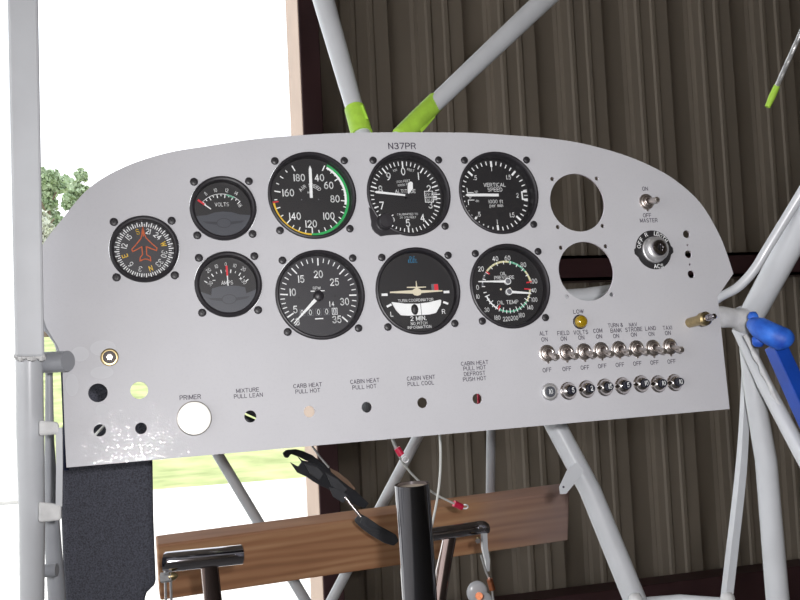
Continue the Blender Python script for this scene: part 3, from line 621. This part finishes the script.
# ------------------------------------------------------------------ toggle switches
def toggle(name, u, v, label, group, big=1.0, tip=(.6, -5.6)):
    T = on_panel(u, v); root = thing(name, label, 'switch', T, group)
    z = MM(T); z.lathe([(7.9*big, .1), (7.9*big, .7), (7.2*big, 1.0), (5.6*big, 1.1)], 'nickel', n=32); z.prism([(-1.1, -7.4*big), (1.1, -7.4*big), (.8, -9.6*big), (-.8, -9.6*big)][::1], .1, .8, 'nickel'); z.lathe([(6.75, 1.12), (6.35, 1.12)], 'hole_dark', n=32); z.build('washer', root)
    z = MM(T); z.lathe([(6.4, 1.0), (6.4, 2.6), (5.9, 3.0), (4.2, 3.1), (4.2, 5.2), (3.7, 5.6), (3.2, 5.4), (3.0, 3.6)], 'nickel', n=28); z.disc(3.1, 3.7, 'hole_dark', n=24); z.lathe([(5.3, 3.2), (4.9, 3.2)], 'hole_dark', n=28); bush = z.build('threaded_bushing', root)
    z = MM(T); z.tube([(0, 0, 3.2), (tip[0]*.3, tip[1]*.3, 7.5), (tip[0]*.75, tip[1]*.75, 13), (tip[0], tip[1], 18.6), (tip[0]*1.05, tip[1]*1.05, 20.2)], [1.9, 2.3, 2.9, 3.2, 2.1], 'nickel', 18); z.build('lever', bush)
    return root
WHO = ['ALT', 'FIELD', 'VOLTS', 'COM', 'TURN & BANK', 'NAV STROBE', 'LAND', 'TAXI']
t0 = None
for (t, _, _, _, _, _, _, px, py), who in zip(LB, WHO):
    u, v = uv(px, py); lb = 'small metal toggle switch under the %s lettering, lever down' % who
    if t0 is None: t0 = toggle('toggle_switch', u, v, lb, 'toggle switches in the row of eight')
    else: copy_tree(t0, on_panel(u, v), lb)
u, v = uv(646.3, 201.9); toggle('toggle_switch', u, v, 'metal MASTER toggle switch alone near the curved right edge', None, 1.0, (.5, -3.0))

# breakers
def breaker(px, py, num, h, label, tone='button', first=False):
    u, v = uv(px, py); T = on_panel(u, v); root = thing('circuit_breaker', label, 'circuit breaker', T, 'circuit breakers in the bottom row')
    z = MM(T); z.lathe([(8.2, .1), (8.2, .9), (7.2, 1.6), (6.6, 3.2), (5.4, 5.2), (4.4, 6.0), (4.0, 6.1), (3.8, 4)] if not first else [(8.2, .1), (8.2, .9), (7.4, 2.0), (6.2, 2.4), (5.0, 2.2), (5.0, 1)], 'chrome' if not first else 'satin', n=36); z.build('collar', root)
    z = MM(T); r = 3.7 if not first else 4.8; z.lathe([(r, 1), (r, h-.5), (r-.5, h), (.01, h)], tone, n=28)
    z.text(num, 0, 0, 3.9, h+.1, 'white', sx=.82, wt=1.1); z.build('button', root)
BR = [(549.6, 391.9, '10', 3.4, True), (568, 391, '5', 11, False), (586.4, 389.2, '2', 11, False), (604.6, 387.4, '15', 11.5, False), (622.4, 386, '5', 11.5, False), (640.8, 384, '10', 11, False), (658, 384, '10', 11, False), (674.3, 382.7, '10', 12, False)]
for (px, py, num, h, first), who in zip(BR, WHO):
    breaker(px, py, num, h, 'round push-pull breaker marked %s, in line below the %s switch%s' % (num, who, ', button pushed flush' if first else ''), 'cover' if first else 'button', first)  # first one's paler collar and button carry the flash glare in their colour

# ignition switch
u, v = uv(653.6, 250.2); T = on_panel(u, v); root = thing('ignition_switch', 'silver keyed ignition switch on a black ring lettered OFF R L BOTH', 'switch', T)
z = MM(T); pts = [(19.6*math.sin(math.radians(a)), 19.6*math.cos(math.radians(a))) for a in range(-82, 83, 6)] + [(21.2, 1.5), (21.2, -3)] + [(19.0*math.sin(math.radians(a)), 19.0*math.cos(math.radians(a))) for a in range(106, 256, 6)] + [(-21.2, -3), (-21.2, 1.5)]
z.prism(pts[::-1], .1, .7, 'dial'); z.arctext('OFF', 16.4, -62, 3.6, .85, step=14); z.text('R', -6.4, 15.4, 3.6, .85, rot=-22); z.text('L', 3.6, 16.4, 3.6, .85, rot=12); z.arctext('BOTH', 17.0, 40, 3.4, .85, step=12); z.text('ACS', 2.8, -16, 3.8, .85); z.build('legend_plate', root)
z = MM(T); z.lathe([(13.0, .7), (13.0, 2.4), (12.0, 2.8), (11.6, 8.6), (10.8, 9.6), (9.2, 10.4), (8, 10.6)], 'satin', n=48); z.build('body', root)
z = MM(T); z.lathe([(8, 10.6), (7.6, 12.2), (6.4, 12.8), (3.2, 12.6), (2.6, 11.8), (.01, 11.6)], 'dchrome', n=32); z.box((-.6, -2.6, 12.4), (.6, 2.6, 12.9), 'dial'); z.build('lock_cylinder', root)

# warning lamp
u, v = uv(579.6, 322); T = on_panel(u, v); root = thing('warning_lamp', 'amber low-volts warning lamp between the LOW and VOLTS lettering', 'lamp', T)
z = MM(T); z.lathe([(6.9, .1), (6.9, 1.6), (6.2, 2.0), (5.2, 2.0)], 'black', n=32); z.build('socket', root)
z = MM(T); z.lathe([(5.9, 1.2), (5.9, 4), (5.2, 6.2), (3.6, 7.4), (1.6, 7.9), (.01, 8)], 'amber', n=32); z.build('lens', root)

# jack and primer plug
u, v = uv(109.5, 357.3); T = on_panel(u, v); root = thing('mounted_jack', 'small round metal jack above the holes near the left edge', 'jack', T)
z = MM(T); z.lathe([(7.2, .1), (7.2, 1), (6.6, 1.3), (5.4, 1.3), (5.2, .6)], 'brass', n=32); z.build('ring', root)
z = MM(T); z.disc(5.4, .5, 'hole_dark', n=28); z.lathe([(2.6, .5), (2.6, 3.4), (1.2, 3.5), (1.0, 2), (.01, 2)], 'nickel', n=6); z.build('core', root)
u, v = uv(194, 418.4); T = on_panel(u, v); root = thing('primer_plug', 'bright white round metal plug below the PRIMER lettering', 'plug', T)
z = MM(T); z.lathe([(14.2, .1), (14.2, 2.8), (13.5, 3.3)], 'nickel', n=56); z.lathe([(13.5, 3.3), (12.6, 3.5), (9.5, 3.45), (9.2, 3.2), (.01, 3.2)], 'plug', n=56); z.build('cap', root)

# cleco fastener standing out of the panel
u, v = uv(689.5, 322.8); T = on_panel(u, v); root = thing('sheet_fastener', 'brass temporary sheet fastener sticking out of the panel right edge', 'fastener', T)
z = MM(T); z.lathe([(.01, .1), (4.8, .1), (4.8, 23), (4.3, 23.4)], 'brass', n=28); z.build('barrel', root)
z = MM(T); z.lathe([(4.8, 22), (6.6, 23), (6.6, 28.5), (5, 30), (3.6, 30)], 'brass', n=28); z.build('collar', root)
z = MM(T); z.lathe([(3.3, 29), (3.3, 36), (2.6, 37), (2.6, 42.5), (1.6, 43.5), (.01, 43.6)], 'dchrome', n=20); z.build('plunger', root)

# ------------------------------------------------------------------ welded fuselage frame
FR = thing('fuselage_frame', 'pale grey welded steel tube frame surrounding and carrying the instrument panel', 'frame', Matrix.Translation(P(745, 320, 1.06)))
def tube(pts, rpx, m='frame', name='tube', n=22, sub=0, sq=False):
    z = MB(); q = [P(*p) for p in pts]; rd = [r*p[2]/FPX for r, p in zip(rpx, pts)] if isinstance(rpx, (list, tuple)) else [rpx*p[2]/FPX for p in pts]
    z.tube(q, rd, m, n, sub=sub, sq=sq); return z.build(name, FR)
# left post: square door channel above, round tube below
z = MB(); pts = [P(6, -60, .76), P(37, -60, .765), P(44.5, 357, .765), P(15, 357, .76)]; o = (P(25, 150, 2)-CAM).normalized()*.022
z.add(pts+[p+o for p in pts], [(0,3,2,1),(4,5,6,7),(0,1,5,4),(1,2,6,5),(2,3,7,6),(3,0,4,7)], 'frame'); z.build('door_channel', FR, bevel=.002)
tube([(29, 350, .78), (30, 430, .78), (32, 520, .78), (32, 640, .78)], [13.2, 13.4, 12.5, 11.5], 'frame')
z = MB()
for q in range(9): z.blob(P(18+q*3, 356+1.5*math.sin(q*1.7), .768), .0035, 'weld', 8, .1)
z.build('weld_bead', FR)
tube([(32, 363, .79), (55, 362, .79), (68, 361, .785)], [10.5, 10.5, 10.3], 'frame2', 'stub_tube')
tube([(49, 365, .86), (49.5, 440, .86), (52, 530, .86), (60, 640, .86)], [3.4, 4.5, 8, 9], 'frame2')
tube([(63.5, 372, .87), (66, 430, .87), (66, 470, .87)], [2.6, 2.8, 2.8], 'tubeshade', 'tube_shade_side')  # shadow side of a tube, drawn as a dark blue strip
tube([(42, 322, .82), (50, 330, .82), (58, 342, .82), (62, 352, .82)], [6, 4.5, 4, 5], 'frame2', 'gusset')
def clampbox(cx, cy, hw, hh, d, m='weld'):
    z = MB(); pts = [P(cx-hw, cy-hh, d), P(cx+hw, cy-hh*.7, d), P(cx+hw, cy+hh*.8, d), P(cx-hw, cy+hh, d)]; o = (pts[0]-CAM).normalized()*.016
    vs = pts + [p+o for p in pts]; z.add(vs, [(0,3,2,1),(4,5,6,7),(0,1,5,4),(1,2,6,5),(2,3,7,6),(3,0,4,7)], m); z.build('hinge_lug', FR, bevel=.002)
clampbox(49, 428, 10, 8, .765); clampbox(50, 512, 11.5, 10.5, .765)
z = MB(); z.tube([P(59, 428, .768), P(59.5, 470, .768), P(59, 506, .768)], .0034, 'frame', 4, sq=True, smooth=False); z.build('hinge_bar', FR)
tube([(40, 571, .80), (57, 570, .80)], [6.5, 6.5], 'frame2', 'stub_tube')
# tubes that rise from behind the panel to the cabin roof
tube([(314, -30, 1.10), (323.5, 0, 1.09), (355.5, 112, 1.02), (371, 165, .99)], [11, 10.8, 8.9, 8.5])
tube([(587, -40, 1.16), (544, 0, 1.12), (407, 130, 1.01), (378, 158, .99)], [10.4, 10.2, 8.4, 8.3])
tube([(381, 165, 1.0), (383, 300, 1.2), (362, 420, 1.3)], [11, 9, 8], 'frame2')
for pts, rr in (([(354.5, 108.5, 1.022), (357.3, 118, 1.0165), (361.8, 134, 1.008)], [10.2, 10.6, 11]), ([(436, 101.5, 1.035), (418, 119.5, 1.015), (401, 137, 1.0)], [9.7, 10.1, 10.4])):
    z = MB(); z.tube([P(*p) for p in pts], [r*p[2]/FPX for r, p in zip(rr, pts)], 'tape', 24)
    p = P(*pts[0]); q = P(pts[0][0]+(8 if pts[0][0] < 400 else -1), pts[0][1]+(-4 if pts[0][0] < 400 else 16), pts[0][2]-.012)
    z.add([p, q, P(pts[1][0]+(11 if pts[0][0] < 400 else 3), pts[1][1]+(1 if pts[0][0] < 400 else 14), pts[1][2]-.014), P(*pts[1])], [(0, 1, 2, 3)], 'tape')
    z.build('green_tape_wrap', FR)['label'] = 'lime green tape wrapped round the tube'
# right side joint and tubes
tube([(708, 317, 1.035), (732, 318, 1.045), (750, 322, 1.06)], [9.5, 9.5, 10.5], 'frame', 'stub_tube')
tube([(745, 320, 1.06), (786, 236, 1.0), (835, 132, .93)], [12.5, 16, 19], 'frame', sq=True, n=4) if False else tube([(749, 319, 1.05), (755, 309, 1.04), (781.5, 260, 1.01), (850, 135, .95)], [11.5, 12.6, 13.4, 16])
tube([(746, 318, 1.07), (752, 380, 1.07), (766, 460, 1.07), (781, 640, 1.07)], [9, 9.5, 10.6, 11.6])
tube([(738, 328, 1.055), (765, 385, 1.03), (798, 447, 1.0), (830, 505, .98)], [6.5, 7.5, 8, 8.5])
z = MB(); z.blob(P(745, 320, 1.05), .0155, 'frame', 20, .02); z.build('welded_node', FR)
z = MB(); z.tube([P(712, 316, 1.022), P(722, 317, 1.026), P(733, 318, 1.03), P(742, 320, 1.035)], [.0098, .0112, .0100, .0125], 'weld', 14, sub=3); z.build('wrapping', FR)
z = MB(); z.tube([P(745+q*3.6+.5*math.sin(q*2.1), 335+q*7.4, 1.014) for q in range(17)], [.0022+.0007*math.sin(q*2.7) for q in range(17)], 'weld', 8, sub=2); z.build('weld_bead', FR)
tube([(712, 303, .999), (722, 296, .998), (738, 287, .998), (754, 270, .995), (770, 244, .99), (803, 190, .975), (835, 135, .96)], [4.2, 4.4, 4.8, 4.8, 4.8, 5, 5], 'frame', 'curved_tube', 16, 6)
tube([(746, 325, 1.10), (745, 400, 1.10), (741, 470, 1.10), (731, 560, 1.10), (725, 612, 1.10)], [3.2, 4.6, 5.6, 6, 6], 'frame', 'door_channel', 4, 6, True)
tube([(722, 602, 1.10), (680, 599, 1.12), (628, 603, 1.14)], [4.5, 4.5, 4.5])
tube([(550, 415, 1.16), (590, 490, 1.15), (633, 595, 1.13), (650, 640, 1.12)], [10.5, 11, 11.5, 12])
for c in ((728, 599), (636, 600)): z = MB(); z.blob(P(*c, 1.095), .008, 'weld', 12, .08); z.build('weld_bead', FR)
# tab on the diagonal tube
z = MB(); pts = [P(559, 487, 1.13), P(567, 470, 1.13), (P(576, 463, 1.13)), (P(584, 470, 1.13)), P(580, 477, 1.13), P(566, 494, 1.13), P(560, 494, 1.13)]; o = (P(570, 480, 2)-CAM).normalized()*.003
n = len(pts); z.add(pts+[p+o for p in pts], [tuple(reversed(range(n))), tuple(range(n, 2*n))]+[(i, (i+1) % n, (i+1) % n+n, i+n) for i in range(n)], 'frame')
z.tube([P(563.5, 487, 1.1285), P(563.5, 487, 1.133)], .0013, 'ink', 10); z.build('mounting_tab', FR)
tube([(236, 404, 1.0), (274, 421.5, 1.0)], [4.1, 4.1], 'tool', 'dark_rod'); tube([(228, 411.5, 1.0), (266, 429, 1.0)], [4.1, 4.1], 'tool', 'dark_rod')  # added dark rods; the gap between them leaves a bright stripe in the hole
# tubes behind and below the panel
tube([(200.5, 425, 1.95), (218.7, 456, 1.95), (323, 630, 1.95)], [5.6, 5.4, 5.4], 'frame')
tube([(426, 421, 1.95), (386, 497, 1.95), (318, 626, 1.95)], [5.4, 5.4, 5.2], 'frame')
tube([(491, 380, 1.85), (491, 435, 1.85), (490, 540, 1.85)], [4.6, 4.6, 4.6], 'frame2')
tube([(540, 300, 1.25), (585, 297, 1.25), (640, 290, 1.25), (706, 290, 1.22)], [9, 9, 9, 9], 'frame')

# blue painted strut and its taped end
q = thing('blue_strut', 'bright blue painted strut with a taped end beside the right joint', 'strut', Matrix.Translation(P(770, 350, .99)))
z = MB(); z.tube([P(775, 345, .985), P(801, 402, .97), P(838, 481, .95)], [.0112, .0118, .0122], 'bluep', 4, smooth=False, sq=True); z.build('bar', q, bevel=.001)
z = MB(); z.tube([P(751, 323, .99), P(760, 328, .98), P(771, 334, .97), (P(784, 340, .965)), P(787, 342, .965)], [.006, .0108, .0115, .0118, .0085], 'bluet', 18, sub=3); z.blob(P(753, 317, .995), .0055, 'bluet', 12, .08); z.blob(P(758, 341, .985), .0062, 'bluet', 12, .1); z.build('tape_wrap', q)

# ------------------------------------------------------------------ pale sheet at the far left edge, charcoal fabric panel
def slab(name, px, d, thick, m, label=None, cat=None, parent=None, bevel=0, ds=None):
    z = MB(); pts = [P(x, y, (ds(x, y) if ds else d)) for x, y in px]; o = (P(px[0][0], px[0][1], 2)-CAM).normalized()*thick; n = len(pts)
    z.add(pts+[p+o for p in pts], [tuple(reversed(range(n))), tuple(range(n, 2*n))]+[(i, (i+1) % n, (i+1) % n+n, i+n) for i in range(n)], m)
    ob = z.build(name, parent, bevel=bevel)
    if label: tag(ob, label, cat)
    return ob
slab('fabric_panel', [(60, 478), (61, 440), (66, 396), (80, 379), (100, 377), (120, 396), (150, 416), (153, 462), (154, 520), (156.5, 586), (146, 592), (143, 640), (68, 640), (63, 560)], 1.0, .02, 'fabric', 'charcoal woven fabric panel standing below the lower left corner of the instrument panel', 'panel', bevel=.006)

# ------------------------------------------------------------------ wooden board
A0, B0 = P(157, 545.5, 1.54), P(570, 491, 1.74); ax = (B0-A0).normalized()
cn = ((A0+B0)/2 - CAM).normalized(); up_ = ax.cross(cn).normalized(); up_ = up_ if up_.z > 0 else -up_; nn = (ax.cross(up_)).normalized(); nn = nn if nn.y > 0 else -nn
tl = math.radians(-25); u2 = (up_*math.cos(tl) + nn*math.sin(-tl)*-1).normalized(); n2 = ax.cross(u2); n2 = n2 if n2.y > 0 else -n2
L = (B0-A0).length; rot = Matrix((ax, n2, u2)).transposed()
if rot.determinant() < 0: ax = -ax; rot = Matrix((ax, n2, u2)).transposed()
T = Matrix.Translation(A0) @ rot.to_4x4()
z = MB(T); z.box((0, 0, -.093), (L, .038, 0), 'wood'); bd = z.build('wooden_board', origin=A0, rot=rot, bevel=.003); tag(bd, 'brown pine board running across below the panel', 'board')

# ------------------------------------------------------------------ control column and pedals
q = thing('control_tube', 'upright chrome tube, coloured dark like its reflection, with an open top, in front of the board', 'tube', Matrix.Translation(P(423, 640, .93)))
z = MB(); z.tube([P(412, 484, .93), P(416, 540, .93), P(423, 650, .93)], .0163, 'chrome_darkrefl', 40, cap=False); z.tube([P(412, 484, .93), P(412.4, 489, .93)], [.0148, .0148], 'dchrome', 40, cap=False)
ax_ = (P(423, 650, .93)-P(412, 484, .93)).normalized(); c_ = P(412, 484, .93); r1 = Vector((1, 0, 0)); r1 = (r1-ax_*r1.dot(ax_)).normalized(); r2 = ax_.cross(r1)
vs = [c_+(r1*math.cos(2*PI*i/40)+r2*math.sin(2*PI*i/40))*rr for rr in (.0163, .0148) for i in range(40)]; z.add(vs, [(i, (i+1) % 40, (i+1) % 40+40, i+40) for i in range(40)], 'chrome'); z.build('shaft', q)
z = MB(); c2 = c_+ax_*.003; z.add([c2+(r1*math.cos(2*PI*i/32)+r2*math.sin(2*PI*i/32))*.0148 for i in range(32)], [tuple(reversed(range(32)))], 'copend'); z.build('end_plug', q)

q = thing('rudder_pedal', 'chrome T-shaped rudder pedal at the left end of the board', 'pedal', Matrix.Translation(P(220, 620, 1.12)), 'rudder pedals')
z = MB(); z.tube([P(164, 562, 1.08), P(166, 562, 1.08), P(241, 554.5, 1.12), P(243, 554.3, 1.12)], [.0095, .0108, .0108, .0102], 'dchrome', 32); z.build('crossbar', q)
z = MB(); z.tube([P(209, 560, 1.105), P(213, 600, 1.11), P(218, 650, 1.12)], .0098, 'pchrome', 28); z.build('stem', q)
z = MB(); z.tube([P(161, 578, 1.075), P(172, 576.5, 1.075)], .0055, 'satin', 6); z.tube([P(170, 576.6, 1.075), P(175, 576, 1.075), P(178, 575.6, 1.075)], [.0052, .004, .0006], 'brass', 14); z.build('bolt', q)
z = MB()
for x in (165, 170.5): z.tube([P(x, 566, 1.075), P(x+.5, 590, 1.075), P(x+2.5, 640, 1.075)], .0014, 'satin', 8)
z.build('bracket_strap', q)

q = thing('rudder_pedal', 'chrome T-shaped rudder pedal right of the upright tube, with a cable hanging from it', 'pedal', Matrix.Translation(P(440, 620, 1.34)), 'rudder pedals')
z = MB(); z.tube([P(418, 536.5, 1.30), P(470, 529, 1.34), P(480, 527.4, 1.345), P(484, 528, 1.346), P(485.5, 533, 1.346)], [.0085, .0088, .0088, .0086, .0055], 'dchrome', 28, sub=4); z.build('crossbar', q)
z = MB(); z.tube([P(451, 533, 1.335), P(446, 560, 1.335), P(437, 620, 1.33)], [.0085, .0083, .0083], 'pchrome', 26); z.tube([P(444, 540, 1.34), P(437, 570, 1.34), P(434, 620, 1.34)], .0022, 'chrome', 10); z.build('stem', q)
z = MB(); z.tube([P(478, 541, 1.325), P(478, 540, 1.345)], .0036, 'hole_dark', 6); z.tube([P(478, 537, 1.33), P(478, 543, 1.33)], .0022, 'brass', 10); z.build('bolt', q)
z = MB(); z.tube([P(484, 533, 1.34), P(484.5, 548, 1.34), P(487, 560, 1.34), P(487.5, 571, 1.34)], [.0048, .005, .0042, .003], 'frame', 4, sq=True, smooth=False); z.tube([P(481, 555, 1.335), P(486, 572, 1.335), P(491, 582, 1.335), P(494, 605, 1.335)], .0017, 'cable', 8)
z.build('strap', q)
z = MB(); z.tube([P(489.5, 579, 1.33), P(492.5, 590, 1.33)], .0042, 'copper', 12); z.build('crimp_sleeve', q)
z = MB(); z.blob(P(477, 592, 1.35), .0150, 'frame', 18, 0, (1, .35, 1)); z.blob(P(483, 602, 1.35), .014, 'frame', 18, 0, (1, .35, 1)); z.tube([P(479, 596, 1.33), P(481, 597, 1.35)], .005, 'copper', 12); z.build('pulley_guard', q)

# ------------------------------------------------------------------ black spring clamp
q = thing('spring_clamp', 'black plastic hand clamp hanging by the board with open jaws', 'clamp', Matrix.Translation(P(340, 500, 1.5)))
slab('jaw', [(296, 454.7), (302, 460), (311, 462.5), (322, 466), (334, 474), (345, 482), (357, 492), (369, 503.5), (365, 508.5), (356, 505), (344, 500), (337, 496), (328, 489), (321, 486), (313, 481.5), (306, 476.5), (297, 472.5), (289.8, 462), (298, 466.5), (301.5, 462)], 1.5, .016, 'tool', parent=q, bevel=.0015, ds=lambda x, y: 1.5+(x-290)*.0006)
slab('jaw', [(282.3, 453), (286, 449.8), (296, 449), (303, 451), (312, 455), (328, 466.6), (345, 480), (357, 492), (351, 491), (330, 474), (312, 463.5), (299, 457), (291, 454), (288, 458), (284.5, 457.6)], 1.515, .016, 'tool', parent=q, bevel=.0015, ds=lambda x, y: 1.518+(x-290)*.0006)
slab('pad', [(330, 468), (338, 472), (348, 480), (356, 489), (354, 490), (342, 481), (331, 472)], 1.505, .014, 'rubber', parent=q, ds=lambda x, y: 1.512)
slab('handle', [(354.5, 519), (360, 513.5), (367, 517), (380, 526), (396, 534.5), (399, 541), (394, 546), (384, 543), (372, 536), (362, 529), (355, 522)], 1.49, .018, 'tool', parent=q, bevel=.002)
slab('pivot_block', [(329, 487), (340, 489), (350, 497), (343, 503), (333, 497)], 1.495, .006, 'tool', parent=q, bevel=.001)
slab('grip_plate', [(304, 463), (318, 467), (324, 474), (320, 481), (310, 474)], 1.49, .006, 'tool', parent=q, bevel=.0015)
slab('grip_plate', [(325, 472), (338, 479), (348, 489), (344, 494), (332, 487)], 1.495, .006, 'tool', parent=q, bevel=.0015)
slab('ridge', [(362, 517), (368, 518), (366, 523), (371, 528), (380, 531), (379, 534), (366, 529), (360, 523)], 1.478, .004, 'tool', parent=q, bevel=.0008)
z = MB(); z.tube([P(312, 446, 1.50), P(320, 457, 1.50), P(329, 467.5, 1.50)], .0016, 'satin', 8); z.build('rod', q)
z = MB(); z.tube([P(345, 497, 1.492), P(353, 507, 1.49), P(361, 517, 1.488)], .0026, 'chrome', 10); z.build('rod', q)

# ------------------------------------------------------------------ loose wires
q = thing('terminal_wire', 'white wire ending in a red ring terminal, lying over the board', 'wire', Matrix.Translation(P(430, 480, 1.3)), 'loose wires hanging below the panel')
z = MB(); z.tube([P(391, 436, 1.25), P(396, 450, 1.27), P(406, 467, 1.3), (P(420, 482, 1.33)), P(435, 494, 1.36), P(455, 504, 1.38)], .0015, 'wirew', 10, sub=6); z.build('lead', q)
z = MB(); z.tube([P(454, 503.5, 1.38), P(462, 507, 1.385)], .0045, 'redp', 12); z.build('sleeve', q)
z = MB(); z.tube([P(465+3*math.cos(a*PI/6), 506.6+2*math.sin(a*PI/6), 1.385) for a in range(13)], .0012, 'satin', 8); z.build('ring', q)
q = thing('terminal_wire', 'short wire with a red sleeve and wire loop just under the panel edge', 'wire', Matrix.Translation(P(400, 455, 1.22)), 'loose wires hanging below the panel')
z = MB(); z.tube([P(392, 436, 1.21), P(396, 447, 1.22)], .0018, 'wirew', 8); z.build('lead', q)
z = MB(); z.tube([P(397, 448, 1.22), P(401.5, 455, 1.22)], .0042, 'redp', 12); z.build('sleeve', q)
z = MB(); z.tube([P(405.5+3.2*math.cos(a*PI/6), 459.5+2.8*math.sin(a*PI/6), 1.22) for a in range(13)], .0009, 'satin', 8); z.build('ring', q)
z = MB(); z.tube([P(439.5, 430, 1.16), P(440.5, 450, 1.16), P(440, 475, 1.17), P(437, 500, 1.18), P(431, 530, 1.2)], .0015, 'wirew', 10, sub=6)
tag(z.build('hanging_wire'), 'white wire hanging down beside the upright tube', 'wire', 'loose wires hanging below the panel')
z = MB(); z.tube([P(478, 392, 1.2), P(479, 408, 1.2)], .0018, 'redp', 8)
tag(z.build('red_wire'), 'short red wire seen through the hole under PUSH HOT', 'wire')
z = MB(); z.tube([P(90, 440, .93), P(108, 422, .93)], .0012, 'wirew', 8)
tag(z.build('hidden_wire'), 'pale wire crossing behind a small hole at the lower left', 'wire')

# ------------------------------------------------------------------ steel cable at the top right
q = thing('steel_cable', 'braided steel cable with a green taped tip hanging at top right', 'cable', Matrix.Translation(P(767, 107, 1.1)))
z = MB(); p0, p1 = P(776, 88, 1.1), P(812, 8, 1.06); ax_ = (p1-p0).normalized(); r1 = Vector((1, 0, 0)); r1 = (r1-ax_*r1.dot(ax_)).normalized(); r2 = ax_.cross(r1); L = (p1-p0).length
for s_ in range(6):
    pts = []
    for i in range(61): a = i*.62+s_*PI/3; pts.append(p0+ax_*(L*i/60)+(r1*math.cos(a)+r2*math.sin(a))*.0017)
    z.tube(pts, .0011, 'cable', 6)
z.build('strands', q)
z = MB(); z.tube([P(777, 86, 1.1), P(772, 97, 1.1), P(767.5, 107, 1.1)], [.0035, .0038, .0030], 'tape', 14); z.build('tape_tip', q)
